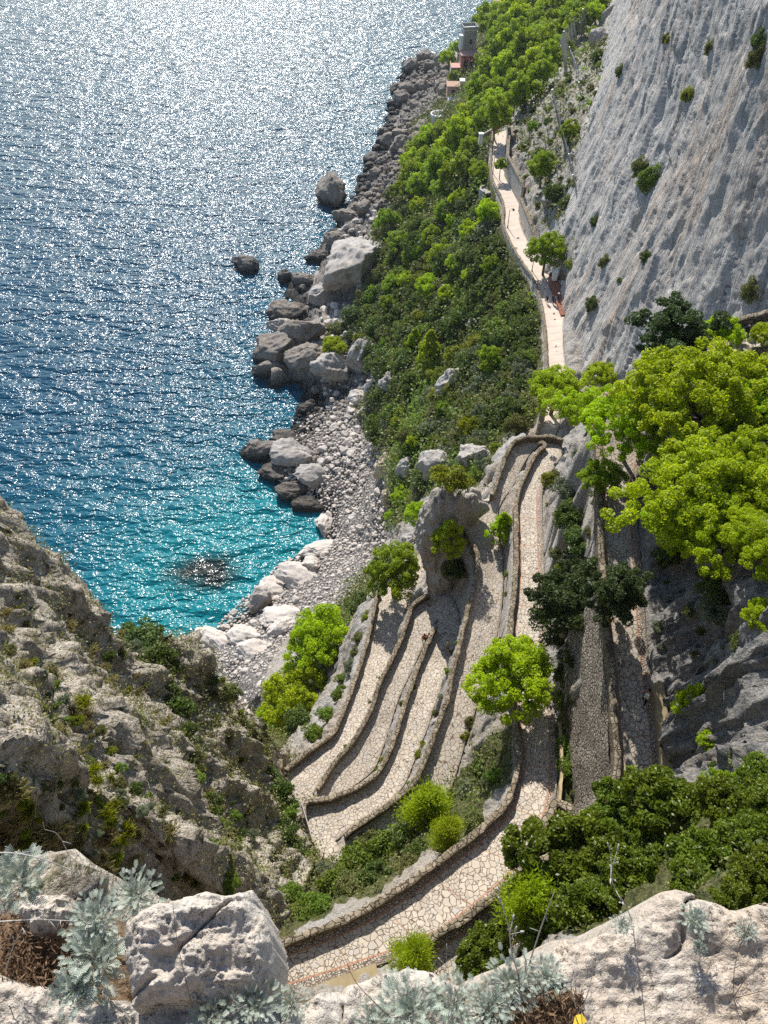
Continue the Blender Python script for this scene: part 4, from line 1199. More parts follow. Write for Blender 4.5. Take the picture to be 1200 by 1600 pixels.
BIG += [
 (402, 706, 54, (1.3, .7, .5), 'shore_rock', 'long dark ledge running back from the black pointed rock'),
 (428, 738, 48, (1.2, .8, .5), 'shore_rock', 'dark ledge section midway along the little bay'),
 (482, 792, 50, (1.3, .7, .45), 'shore_rock', 'dark undercut ledge at the inner corner of the little bay'),
 (508, 822, 40, (.8, 1.2, .5), 'beach_stone', 'smooth pale ledge dipping into the inner corner of the bay'),
 (455, 712, 60, (1.2, .9, .5), 'rock', 'weathered brown grey shelf behind the little bay ledges'),
 (490, 745, 54, (1.1, .9, .5), 'rock', 'broken grey shelf between the little bay and the rubble'),
 (425, 582, 56, (1.2, .8, .6), 'shore_rock', 'black sea worn shelf below the broad rock shelf'),
 (478, 560, 60, (1.1, .9, .6), 'shore_rock', 'dark grey shelf behind the broad black one'),
 (445, 515, 46, (1.2, .7, .6), 'rock', 'brown grey shelf rock between the wedge boulder and the ridge'),
 (470, 905, 60, (1.3, .9, .35), 'beach_stone', 'wide pale pitted shelf at the edge of the turquoise water'),
 (430, 925, 56, (1.2, .9, .4), 'beach_stone', 'pale pitted shelf beside the grey block'),
 (440, 965, 60, (1.3, .8, .4), 'beach_stone', 'pale folded shelf inland of the grey block'),
 (345, 1005, 60, (1.4, .8, .4), 'beach_stone', 'pale tilted shelf where the beach meets the buttress'),
 (500, 860, 50, (1.3, .8, .35), 'beach_stone', 'pale shelf at the inner corner of the turquoise bay'),
 (395, 1020, 50, (1.2, .9, .4), 'beach_stone', 'pale cracked shelf near the buttress end of the beach'),
]
for k, (x, y, w, asp, mt, lb) in enumerate(BIG):
    me = rock_mesh('boulder', 100 + k, 5, M[mt], (1, 1, 1), 16, .15, .035, 1.5)
    put_rock(me, x, y, w, 'boulder', lb, asp=asp, sink=.25, rz=RNG.uniform(-.5, .5))

def scatter(poly, gap, n, rng, tries=30000):
    xs = [q[0] for q in poly]; ys = [q[1] for q in poly]
    out = []
    cellg = {}
    for _ in range(tries):
        x, y = rng.uniform(min(xs), max(xs)), rng.uniform(min(ys), max(ys))
        if not bool(inpoly(np.array([x]), np.array([y]), poly)[0]): continue
        k = (int(x // gap), int(y // gap)); ok = True
        for a_ in (-1, 0, 1):
            for b_ in (-1, 0, 1):
                for (u, v) in cellg.get((k[0] + a_, k[1] + b_), ()):
                    if (u - x) ** 2 + (v - y) ** 2 < gap * gap: ok = False
        if ok:
            out.append((x, y)); cellg.setdefault(k, []).append((x, y))
            if len(out) >= n: break
    return out

bs = [rock_mesh('beach_stone', 200 + k, 3, M['beach_stone'], (1, .8, .7), 11, .12, .03) for k in range(6)]
r_ = np.random.default_rng(21)
spots = scatter(BEACH, 9.5, 285, r_)
for x, y in spots:
    w = r_.choice([8, 9, 11, 13, 16], p=[.3, .3, .22, .12, .06])
    put_rock(bs[r_.integers(6)], x, y, w, 'beach_stone', 'rounded pale boulder among many on the boulder beach below the zigzag', 'boulder', 'rounded boulders on the beach', (1, 1, r_.uniform(.7, 1)), .3)
sr = [rock_mesh('shore_rock', 230 + k, 4, M['shore_rock'], (1, .85, .75), 13, .2, .05) for k in range(6)]
FARSHORE = [(690, 88), (632, 97), (618, 150), (603, 190), (598, 215), (575, 260), (555, 290), (560, 330), (600, 330), (640, 250), (680, 195), (700, 160), (712, 110)]
for x, y in scatter(FARSHORE, 8.5, 190, r_):
    w = r_.choice([9, 12, 16, 22, 32], p=[.30, .34, .2, .1, .06])
    put_rock(sr[r_.integers(6)], x, y, w, 'shore_rock', 'jagged dark grey boulder in the rock field along the far shore', 'boulder', 'dark boulders along the far shore', (1, 1, r_.uniform(.7, 1.1)), .3)
for x, y in scatter([(560, 330), (600, 330), (590, 380), (560, 400), (520, 370)], 8, 40, r_) + scatter([(470, 450), (560, 480), (570, 520), (500, 530), (470, 510)], 8, 40, r_) + scatter([(480, 605), (560, 560), (600, 620), (560, 660), (470, 670), (430, 700), (420, 730), (480, 760), (600, 700)], 9, 110, r_):
    w = r_.choice([7, 10, 14, 18], p=[.35, .35, .2, .1])
    put_rock(sr[r_.integers(6)] if x < 500 else bs[r_.integers(6)], x, y, w, 'shore_rock', 'grey boulder in the rubble between the headlands of the middle shore', 'boulder', 'boulders of the middle shore', (1, 1, r_.uniform(.7, 1)), .3)
for k, (x, y, w) in enumerate([(605, 173, 9), (612, 178, 12), (604, 188, 8), (600, 217, 8), (566, 283, 11), (588, 247, 7), (622, 122, 8), (616, 196, 8), (478, 402, 8), (426, 432, 5)]):
    put_rock(sr[k % 6], x, y, w, 'sea_rock', 'small dark rock breaking the water just off the far shore', 'rock', 'small rocks in the water off the shore', (1, .8, .5), .2)

# shingle between the boulders: one mass
def merged_rocks(name, spots_, size, protos, mat, rng):
    Vs, Fs, o = [], [], 0
    for (x, y) in spots_:
        h = hit(x, y)
        if h is None: continue
        p, dist, dep = h
        V, F = protos[rng.integers(len(protos))]
        s_ = size * rng.uniform(.5, 1.4) * px_m(dep) / 2
        a_ = rng.uniform(0, 6.28)
        R_ = np.array([[math.cos(a_), -math.sin(a_), 0], [math.sin(a_), math.cos(a_), 0], [0, 0, 1]])
        Vs.append((V * np.array([1, rng.uniform(.6, 1), rng.uniform(.5, .8)])) @ R_.T * s_ + p + (0, 0, s_ * .2)); Fs.append(F + o); o += len(V)
    me = mesh_np(name, np.vstack(Vs), np.vstack(Fs), mat, False)
    return tag(obj(name, me), kind='stuff')
def raw(seed, sub):
    me = rock_mesh('raw', seed, sub, None, (1, 1, 1), 7, .14, .03)
    V = np.zeros(len(me.vertices) * 3, np.float32); me.vertices.foreach_get('co', V)
    F = np.zeros(len(me.polygons) * 3, np.int32); me.polygons.foreach_get('vertices', F)
    bpy.data.meshes.remove(me)
    return V.reshape(-1, 3), F.reshape(-1, 3)
protos = [raw(300 + k, 2) for k in range(5)]
merged_rocks('shingle', scatter(BEACH, 3.6, 3000, r_, 60000), 5.0, protos, M['beach_stone'], r_)
merged_rocks('shore_rubble', scatter(FARSHORE, 4.5, 900, r_, 40000) + scatter([(480, 600), (560, 480), (600, 420), (600, 640), (500, 680), (430, 730)], 4.5, 900, r_, 40000), 6.5, protos, M['shore_rock'], r_)

# the rock pinnacle beside the top hairpin
def lump(parts, name, mat, label, cat, group=None, sub=6, asp=None):
    """one rock made of overlapping lumps unioned into one skin: radial surface from the joint distance field"""
    base = np.array(parts[0][0], float)
    bm = bmesh.new(); bmesh.ops.create_icosphere(bm, subdivisions=sub, radius=1)
    D_ = np.array([v.co[:] for v in bm.verts]); F = np.array([[v.index for v in f.verts] for f in bm.faces]); bm.free()
    R_ = np.zeros(len(D_)) + .2
    ts = np.linspace(.02, 1, 160) * asp
    for t_ in ts:
        p_ = base + D_ * t_
        f = np.full(len(D_), -1e9)
        for c_, r3 in parts:
            f = np.maximum(f, 1 - np.linalg.norm((p_ - np.array(c_)) / np.array(r3), axis=1))
        R_ = np.where(f > 0, t_, R_)
    V = D_ * R_[:, None]
    V += D_ * ((fbm(V, .2, 4, .55, 5, True) - .3) * 1.2 + (fbm(V * np.array([1, 1, .35]), .55, 5, .62, 9, True) - .3) * 1.1 + fbm(V, 1.8, 3, .6, 3) * .35)[:, None]
    o = obj(name, mesh_np(name, V, F, mat), loc=tuple(base))
    return tag(o, label, cat, group)
c0 = P(700, 862, -66.5)
pin = lump([(c0 + (-.5, 1.2, 0), (2.5, 2.3, 9.2)), (c0 + (-1.5, 1.6, .8), (1.4, 2.0, 7.0)), (c0 + (-.3, 1.9, 5.2), (2.5, 1.8, 1.7)), (c0 + (2.4, 2.4, 5.2), (2.1, 1.5, 1.4)), (c0 + (.4, .4, -4), (2.7, 2.2, 5.5))], 'rock_pinnacle', M['rock'], 'tall grey rock pinnacle with an overhanging beige crown beside the top hairpin', 'rock', asp=14.0)
# ------------------------------------------------------------------ foliage
def leaf_quads(c, n, size, aspect, rng, tip=1.0):
    """leaf-shaped quads at c (m,3) with normals n"""
    m = len(c)
    n = n / np.maximum(np.linalg.norm(n, axis=1, keepdims=True), 1e-9)
    r = rng.normal(size=(m, 3))
    t = np.cross(n, r); t /= np.maximum(np.linalg.norm(t, axis=1, keepdims=True), 1e-9)
    b = np.cross(n, t)
    s = (size * rng.uniform(.7, 1.3, m))[:, None]
    V = np.stack([c - t * s * aspect * .5, c - b * s * .5 + t * s * .05, c + t * s * aspect * .5 * tip, c + b * s * .5 + t * s * .05], 1)
    return V.reshape(-1, 3), np.arange(m * 4).reshape(m, 4), np.repeat(rng.uniform(0, 1, m), 4)

def sphere_dirs(m, rng):
    d = rng.normal(size=(m, 3))
    return d / np.linalg.norm(d, axis=1, keepdims=True)

def puff_crown(name, puffs, per, leaf, mat, seed, aspect=1.6, outward=.55, squash=.85, lo=.55, up=.15):
    rng = np.random.default_rng(seed)
    cs, ns = [], []
    for c, r in puffs:
        m = max(8, int(per * rng.uniform(.8, 1.2)))
        d = sphere_dirs(m, rng)
        rad_ = r * (lo + (1.08 - lo) * rng.uniform(0, 1, m) ** .6)
        cs.append(np.array(c) + d * rad_[:, None] * np.array([1, 1, squash]))
        ns.append(d * outward + rng.normal(size=(m, 3)) * (1 - outward) * .9 + np.array([0, 0, up]))
    V, F, tn = leaf_quads(np.vstack(cs), np.vstack(ns), leaf, aspect, rng)
    pt = np.repeat(np.concatenate([np.full(len(x), rng.uniform(-.25, .25)) for x in cs]), 4)
    me = mesh_np(name, V, F, mat, False)
    attr_f(me, 'tone', np.clip(tn * .7 + .15 + pt, 0, 1))
    return me

def dome_puffs(n, rng, R=1.0, H=.62, rlo=.15, rhi=.26, zmin=-.25, zc=0.0, lump=.18):
    out = []
    k = 0
    ph = rng.uniform(0, 6.28, 4)
    while len(out) < n:
        d = sphere_dirs(1, rng)[0]
        if d[2] < zmin: continue
        az = math.atan2(d[1], d[0])
        rr = R * (1 + lump * math.sin(2 * az + ph[0]) + lump * .7 * math.sin(3 * az + ph[1]) + lump * .6 * math.sin(5 * az + ph[2] + 3 * d[2]))
        q = rng.uniform(.62, .98)
        if rng.uniform() < .22: q = rng.uniform(.2, .6)
        r = rng.uniform(rlo, rhi)
        out.append(((d[0] * rr * q * (1 - r * .6), d[1] * rr * q * (1 - r * .6), zc + d[2] * H * q * (1 + .15 * math.sin(4 * az + ph[3]))), r))
    return out

def cone_puffs(n, rng, R=.55, Ht=1.7, rlo=.12, rhi=.2):
    out = []
    for _ in range(n):
        t = rng.uniform(0, 1) ** .8
        a_ = rng.uniform(0, 6.28)
        rr = R * (1 - t) ** .75 * rng.uniform(.55, 1.0) * (1 + .2 * math.sin(3 * a_ + 7 * t))
        out.append(((rr * math.cos(a_), rr * math.sin(a_), -.55 + Ht * t), rng.uniform(rlo, rhi) * (1 - .45 * t)))
    return out

def tier_puffs(n, rng, R=1.0, lo=-.7, hi=.8):
    """flat irregular sprays on horizontal boughs"""
    out = []
    for _ in range(n):
        a_ = rng.uniform(0, 6.28); z = rng.uniform(lo, hi)
        rr = R * math.sqrt(max(.05, 1 - (z / 1.0) ** 2)) * rng.uniform(.2, 1.0) * (1 + .3 * math.sin(3 * a_ + 5 * z))
        out.append(((rr * math.cos(a_), rr * math.sin(a_), z), rng.uniform(.10, .2)))
    return out

def trunk_mesh(name, seed, h, r, crownz, spread=.55, limbs=6, lean=.1):
    rng = np.random.default_rng(seed)
    m = MB()
    a_ = rng.uniform(0, 6.28)
    ln = np.array([math.cos(a_), math.sin(a_), 0]) * lean
    pts_ = [np.array([0, 0, -h - .25]), np.array([0, 0, -h]) + ln * .2, np.array([0, 0, -h * .5]) + ln * .9 + rng.normal(size=3) * .03, np.array([0, 0, 0.0]) + ln * .6, np.array([0, 0, crownz])]
    m.tube([tuple(p) for p in pts_], [r * 1.35, r, r * .8, r * .6, r * .2], 7)
    for k in range(limbs):
        b = rng.uniform(0, 6.28); z0 = -h * rng.uniform(.05, .4)
        s_ = pts_[2] * (-z0 / (h * .5)) if z0 > -h * .5 else pts_[2]
        e = np.array([math.cos(b) * spread * rng.uniform(.6, 1), math.sin(b) * spread * rng.uniform(.6, 1), crownz * rng.uniform(.1, .9)])
        md = (s_ + e) / 2 + np.array([0, 0, -.06])
        m.tube([tuple(s_), tuple(md), tuple(e)], [r * .5, r * .32, r * .1], 5)
    me = bpy.data.meshes.new(name); me.from_pydata(m.v, [], m.f); me.update(); me.materials.append(M['bark'])
    me.polygons.foreach_set('use_smooth', np.ones(len(me.polygons), bool))
    return me

def tree_proto(name, label, crown, trunk, cat='tree', extra=None):
    t = thing(name, label, cat)
    obj('crown', crown, t); obj('trunk', trunk, t)
    return t

rg = np.random.default_rng(5)
PR = {}
def mk(key, name, crown, trunk): PR[key] = (name, crown, trunk)
for k in range(3):
    mk(f'dome{k}', 'pine_tree', puff_crown('crown', dome_puffs(190, rg, 1, .66, .085, .15, -.3, 0, .10), 150, .034, M['pine'], 10 + k), trunk_mesh('trunk', 30 + k, 1.1, .07, .3))
    mk(f'mid{k}', 'pine_tree', puff_crown('crown', dome_puffs(150, rg, 1, .85, .095, .17, -.5, 0, .12), 150, .038, M['pine_mid'], 20 + k), trunk_mesh('trunk', 40 + k, 1.3, .07, .4))
    mk(f'farpine{k}', 'pine_tree', puff_crown('crown', dome_puffs(80, rg, 1, .85, .13, .22, -.5, 0, .16), 120, .056, M['pine_mid' if k else 'pine'], 50 + k), trunk_mesh('trunk', 60 + k, 1.4, .06, .4))
for k in range(2):
    mk(f'cone{k}', 'pine_tree', puff_crown('crown', cone_puffs(130, rg, .75, 1.75, .10, .17), 150, .040, M['pine'], 70 + k), trunk_mesh('trunk', 80 + k, .9, .05, .9, .2))
    mk(f'big{k}', 'pine_tree', puff_crown('crown', dome_puffs(330, rg, 1, .60, .055, .105, -.2, 0, .22), 180, .022, M['pine'], 90 + k), trunk_mesh('trunk', 95 + k, 1.0, .05, .25, .7, 10))
    mk(f'dark{k}', 'juniper_tree', puff_crown('crown', tier_puffs(130, rg, 1.0), 200, .040, M['pine_dark'], 110 + k, 1.8, .35, .55), trunk_mesh('trunk', 115 + k, 1.5, .06, .6, .5, 9))
    mk(f'broad{k}', 'evergreen_tree', puff_crown('crown', dome_puffs(150, rg, 1, .75, .09, .18, -.4, 0, .2), 190, .045, M['broad'], 120 + k, 1.9, .35, .8, .35), trunk_mesh('trunk', 125 + k, 1.2, .05, .4, .6, 8))

def feather_crown(name, seed, mat, n_br=70, Ht=2.2, R=.8):
    rng = np.random.default_rng(seed)
    cs, ds = [], []
    for k in range(n_br):
        t = rng.uniform(.0, 1); a_ = rng.uniform(0, 6.28)
        L = R * (1 - .7 * t) * rng.uniform(.6, 1.1)
        s_ = np.array([0, 0, -.9 + Ht * t * .8])
        d = np.array([math.cos(a_), math.sin(a_), .75]); d /= np.linalg.norm(d)
        m = 170
        u = rng.uniform(.12, 1, m) ** .7
        p = s_ + d * (u * L)[:, None] + rng.normal(size=(m, 3)) * .035 * (1 + u[:, None])
        sub = rng.normal(size=(m, 3)) * .075 * u[:, None]
        cs.append(p + sub); ds.append(d + rng.normal(size=(m, 3)) * .5)
    c, d = np.vstack(cs), np.vstack(ds)
    d /= np.linalg.norm(d, axis=1, keepdims=True)
    m = len(c); sd = np.cross(d, rng.normal(size=(m, 3))); sd /= np.linalg.norm(sd, axis=1, keepdims=True)
    L = .085; w = .012
    V = np.stack([c - sd * w, c + d * L * .5 - sd * w * .5, c + d * L, c + sd * w], 1).reshape(-1, 3)
    me = mesh_np(name, V, np.arange(m * 4).reshape(m, 4), mat, False)
    attr_f(me, 'tone', np.repeat(rng.uniform(0, 1, m), 4))
    return me
for k in range(2):
    mk(f'feather{k}', 'young_pine', feather_crown('crown', 130 + k, M['feather']), trunk_mesh('trunk', 135 + k, 1.0, .03, 1.0, .45, 12))

SH = {}
for col in ('dark', 'green', 'grey', 'olive', 'yellow'):
    for k in range(2):
        SH[f'{col}{k}'] = puff_crown('shrub', dome_puffs(44, rg, 1, .72, .17, .30, -.1, 0, .2), 130, .066 if col != 'grey' else .055, M['shrub_' + col], 150 + k + 7 * len(SH), 1.7, .45)
def tuft_mesh(seed, mat, n=280, spread=.7, h=1.0):
    rng = np.random.default_rng(seed)
    b = rng.normal(size=(n, 3)) * np.array([.22, .22, 0])
    d = rng.normal(size=(n, 3)) * np.array([spread, spread, 0]) + np.array([0, 0, 1.0]); d /= np.linalg.norm(d, axis=1, keepdims=True)
    L = rng.uniform(.5, 1.1, n)[:, None] * h
    sd = np.cross(d, rng.normal(size=(n, 3))); sd /= np.linalg.norm(sd, axis=1, keepdims=True); w = .014
    dr = np.array([0, 0, -.25]) * rng.uniform(0, 1.6, n)[:, None]
    V = np.stack([b - sd * w, b + sd * w, b + d * L * .6 + sd * w * .7, b + d * L + dr], 1).reshape(-1, 3)
    me = mesh_np('grass_tuft', V, np.arange(n * 4).reshape(n, 4), mat, False)
    attr_f(me, 'tone', np.repeat(rng.uniform(0, 1, n), 4))
    return me
TF = [tuft_mesh(400, M['dry_grass']), tuft_mesh(401, M['dry_grass']), tuft_mesh(402, M['shrub_yellow'])]

BASEH = {'dome': 1.1, 'mid': 1.3, 'farpine': 1.4, 'cone': .9, 'big': 1.0, 'dark': 1.5, 'broad': 1.2, 'feather': 1.0}
WID = {'cone': 1.5, 'feather': 1.5}
def plant_tree(key, px, py, wpx, label, group=None, hz=1.0, rz=None, cat='tree', on=None, trunkh=1.0, at=None):
    """a tree whose crown centre shows at a photo point; wpx its width there"""
    kind = key.rstrip('0123456789')
    name, crown, trunk = PR[key]
    if kind == 'farpine': name = 'pine_tree'
    bh = BASEH[kind]
    # two passes: size depends on distance, distance on size
    s = 3.0
    for _ in range(3):
        h = hit(px, py, bh * s * hz * trunkh)
        if h is None: return None
        s = wpx * px_m(h[2]) / (WID.get(kind, 2.0) * .86)
    p = h[0] + (0, 0, bh * s * hz * trunkh)
    if at is not None:
        p = at; s = wpx * px_m(p[1] * COS - p[2] * SIN) / (WID.get(kind, 2.0) * .86)
    t = thing(name, label, cat, p, group, RNG.uniform(0, 6.28) if rz is None else rz)
    t.scale = (s, s, s * hz)
    c = obj('crown', crown, t); k = obj('trunk', trunk, t)
    if trunkh != 1.0: k.scale = (1, 1, trunkh)
    return t

def plant_shrub(key, px, py, wpx, label, group=None, name='shrub', cat='shrub', hz=1.0, lift=.25):
    me = SH[key]
    s = 1.0
    for _ in range(2):
        h = hit(px, py, lift * s)
        if h is None: return None
        s = wpx * px_m(h[2]) / 1.8
    o = obj(name, me, loc=tuple(h[0] + (0, 0, .22 * s)))
    o.scale = (s, s * RNG.uniform(.85, 1.1), s * hz * RNG.uniform(.85, 1.15)); o.rotation_euler = (RNG.uniform(-.2, .2), RNG.uniform(-.2, .2), RNG.uniform(0, 6.28))
    return tag(o, label, cat, group)

T = plant_tree
T('dome0', 500, 1003, 104, 'domed bright pine above the beach, uphill of its two lower neighbours')
T('dome1', 462, 1092, 108, 'broad rounded bright pine in front of the domed one beside the lowest leg')
T('dome2', 424, 1128, 60, 'small rounded pine tucked against the left side of the broad one')
T('mid0', 615, 893, 86, 'round green pine overhanging the far end of the lowest zigzag leg')
T('dome1', 800, 1062, 132, 'bright leaning pine standing over the straight leg beside the wide arc', hz=.95, trunkh=1.1)
def before(px, py, y): r = ray(px, py); return r * (y / r[1])
T('cone0', 703, 842, 56, 'conical bright pine growing from the front of the rock pinnacle', at=before(703, 842, c0[1] - 1.9), hz=.8)
T('cone1', 784, 828, 42, 'narrow bright pine squeezed between the two upper zigzag legs')
T('mid1', 855, 392, 58, 'round dark green pine at the edge of the far path by the brick ramp')
T('cone0', 648, 540, 32, 'slimmer of the two pointed pines on the green slope')
T('cone1', 672, 550, 42, 'fuller of the two pointed pines on the green slope')
T('dome0', 522, 543, 38, 'small yellow green pine perched on the grey rocks near the sea')
T('dome2', 630, 777, 38, 'small yellowish pine on the ledge left of the rock pinnacle')
T('dome0', 652, 803, 42, 'yellowish pine rooted in the cliff beside the rock pinnacle')
T('dome1', 612, 806, 22, 'tiny yellowish pine lowest on the ledge left of the pinnacle')
T('mid2', 783, 258, 20, 'slim round topped tree on the path beside the tall retaining wall', trunkh=1.6)
T('mid1', 832, 198, 18, 'small pointed green pine alone on the bare scree')
T('mid0', 751, 272, 36, 'round bright pine beside the far path just above the curved stair')
T('mid2', 849, 262, 44, 'dense green pine against the long rockfall net')
T('mid0', 889, 205, 34, 'loose yellow green pine behind the long rockfall net')
T('mid1', 927, 50, 17, 'lone slender pine on the rock rim by the upper rockfall net', trunkh=1.8)
T('big1', 1135, 838, 150, 'bright pine crown hanging lowest over the shaded rock')
T('dome1', 1055, 815, 100, 'bright pine crown at the lower corner of the canopy beside the upper road')
T('big0', 1192, 858, 110, 'bright pine crown at the picture edge above the shaded rock')
# the big canopy right
T('big0', 1110, 770, 235, 'huge bright pine crown spreading over the rock beside the upper road, lowest of the canopy', hz=.9)
T('big1', 1105, 625, 230, 'huge bright pine crown in the middle of the canopy over the upper bend', hz=.9)
T('big0', 1195, 760, 150, 'bright pine crown cut by the picture edge beside the lowest canopy crown')
T('big1', 990, 660, 150, 'bright pine crown reaching over the top of the upper road')
T('big0', 920, 655, 96, 'loose bright pine crown between the top hairpin and the upper road')
T('dome0', 868, 612, 88, 'airy yellow green pine above the top hairpin hiding the far path', hz=.9)
T('dome2', 945, 592, 60, 'bright small pine crown just beyond the outer wall of the upper bend')
T('big1', 1185, 640, 120, 'bright pine crown below the short sunlit parapet stub')
T('dome1', 1130, 520, 60, 'bright pine tip beside the walker at the uppermost bend')
T('dome2', 1196, 525, 46, 'yellow green pine at the picture edge beside the uppermost bend')
T('dark0', 1057, 530, 118, 'dark needled pine standing out before the pale cliff', hz=.9)
T('dome0', 1192, 968, 66, 'bright pine tuft at the picture edge over the shaded rock')
T('cone0', 1082, 1100, 58, 'small upright bright pine growing out of the shaded rock')
T('dome2', 1108, 1160, 34, 'tiny bright pine below the upright one on the shaded rock')
T('mid0', 938, 752, 62, 'green pine leaning over the brown parapet of the upper road')
T('dark1', 893, 955, 120, 'large dark juniper spilling over the rocks left of the upper road')
T('dark0', 962, 925, 92, 'dark juniper overhanging the upper road parapet')
T('dark1', 905, 890, 60, 'dark juniper top behind the large one')
T('broad0', 893, 1340, 150, 'dense glossy evergreen beside the square stone bay')
T('broad1', 870, 1412, 130, 'glossy evergreen below the one at the stone bay')
T('broad1', 1062, 1282, 150, 'wide glossy evergreen at the foot of the shaded rock')
T('broad0', 1120, 1370, 120, 'deep green evergreen behind the pale foreground ledge')
T('broad1', 1185, 1330, 110, 'green evergreen at the picture edge above the pale ledge')
T('broad0', 960, 1300, 110, 'green evergreen between the stone bay trees and the upper road end')
T('broad1', 1150, 1268, 100, 'evergreen higher on the slope near the picture edge')
T('broad1', 1195, 1392, 100, 'low evergreen at the picture edge touching the pale ledge')
T('broad0', 932, 1425, 100, 'dark evergreen left of the pale ledge peak')
T('broad1', 1192, 1240, 90, 'evergreen at the picture edge below the brownish bush')
T('feather0', 1160, 1310, 80, 'lighter feathery pine among the evergreens at the picture edge')
T('broad0', 1135, 1345, 110, 'bushy evergreen above the middle of the pale ledge')
T('broad1', 1185, 1290, 110, 'bushy evergreen filling the slope at the picture edge')
T('broad0', 1165, 1400, 90, 'evergreen crown peeping over the ledge near the picture edge')
T('broad1', 1095, 1400, 90, 'small evergreen right behind the ledge peak')
T('mid0', 1130, 1240, 70, 'lighter green pine at the foot of the shaded rock')
T('broad1', 1000, 1375, 110, 'shadowed evergreen between the glossy trees and the pale ledge')
T('broad1', 758, 1492, 86, 'small dark evergreen under the feathery young pine')
T('feather0', 820, 1415, 112, 'feathery light green young pine beside the lower parapet')
T('feather1', 645, 1498, 84, 'feathery yellow green young pine peeping over the central pale rock')
T('feather1', 668, 1268, 96, 'tall feathery young pine inside the loop of the wide arc')
T('feather0', 700, 1303, 64, 'smaller feathery young pine in front of the tall one in the loop')

# pines of the far wood
WOOD = [(705, 205), (655, 215), (642, 262), (655, 300), (700, 300), (745, 232), (765, 195), (800, 165), (850, 112), (885, 62), (930, 25), (965, -8), (800, -8), (775, 30), (768, 55), (758, 110), (738, 160)]
rw = np.random.default_rng(44)
for k, (x, y) in enumerate(scatter(WOOD, 19, 95, rw)):
    w = rw.uniform(30, 46) * (1.05 - .1 * (y < 60))
    T(f'farpine{rw.integers(3)}', x, y, w, 'bright green pine in the dense wood covering the far end of the slope', 'pines of the far wood', hz=rw.uniform(.8, 1.15))
for x, y, w in ((716, 75, 22), (700, 92, 26), (762, 28, 48), (690, 255, 44), (664, 225, 40), (708, 120, 20)):
    T(f'farpine{rw.integers(3)}', x, y, w, 'pine at the seaward edge of the far wood near the small houses', 'pines at the seaward edge of the far wood')
# single pines on the green slope
for k, (x, y, w) in enumerate(((742, 362, 44), (690, 402, 46), (672, 450, 48), (604, 474, 26), (656, 322, 32), (640, 402, 26), (712, 345, 30), (668, 292, 34), (720, 312, 36), (655, 395, 26), (700, 460, 34))):
    T(f'{["dome","farpine"][k % 2]}{rw.integers(3)}', x, y, w, 'bright yellow green pine standing out of the dark scrub on the middle slope', 'single pines on the middle slope')

for k, (x, y, w) in enumerate(((604, 345, 34), (622, 378, 40), (640, 436, 36), (694, 330, 34), (762, 332, 38), (664, 268, 40), (628, 296, 34), (612, 446, 30), (742, 432, 36), (702, 636, 34), (765, 560, 38), (716, 412, 40), (770, 415, 34), (676, 372, 36), (650, 690, 30))):
    T(f'{["mid","farpine","dome"][k % 3]}{rw.integers(3)}', x, y, w, 'bright green pine crown rising above the scrub of the middle slope', 'pine crowns over the scrub of the middle slope', hz=rw.uniform(.8, 1.1))
# scrub of the middle slope
S_ = plant_shrub
SLOPE2 = [(640, 262), (690, 285), (760, 300), (772, 370), (822, 470), (830, 570), (820, 660), (790, 690), (750, 750), (700, 740), (640, 770), (610, 700), (560, 650), (590, 590), (570, 545), (520, 520), (560, 490), (590, 430), (592, 370), (620, 300)]
lab = {'dark': 'dark green shrub in the dense scrub of the middle slope', 'green': 'mid green shrub in the dense scrub of the middle slope', 'grey': 'silvery grey green shrub on the sunny slope above the cove', 'olive': 'olive brown shrub on the middle slope', 'yellow': 'bright yellow green shrub on the middle slope'}
for x, y in scatter(SLOPE2, 14.5, 297, rw):
    t = (x - 560) / 290; low = (y > 560) and (x > 660 or y > 640)
    pr = dict(dark=.34, green=.28, olive=.18, grey=.10, yellow=.10)
    if low: pr = dict(dark=.10, green=.24, olive=.18, grey=.38, yellow=.10)
    if x < 640 and y < 520: pr = dict(dark=.28, green=.22, olive=.40, grey=.06, yellow=.04)
    if x > 740 and 370 < y < 560: pr = dict(dark=.66, green=.28, olive=.02, grey=.02, yellow=.02)
    ks = list(pr); v = np.array([pr[q] for q in ks]); c = ks[rw.choice(5, p=v / v.sum())]
    w = rw.uniform(15, 50) * (1.25 if c == 'dark' else .85)
    S_(f'{c}{rw.integers(2)}', x, y, w, lab[c], f'{c} shrubs of the middle slope', hz=rw.uniform(.8, 1.3))
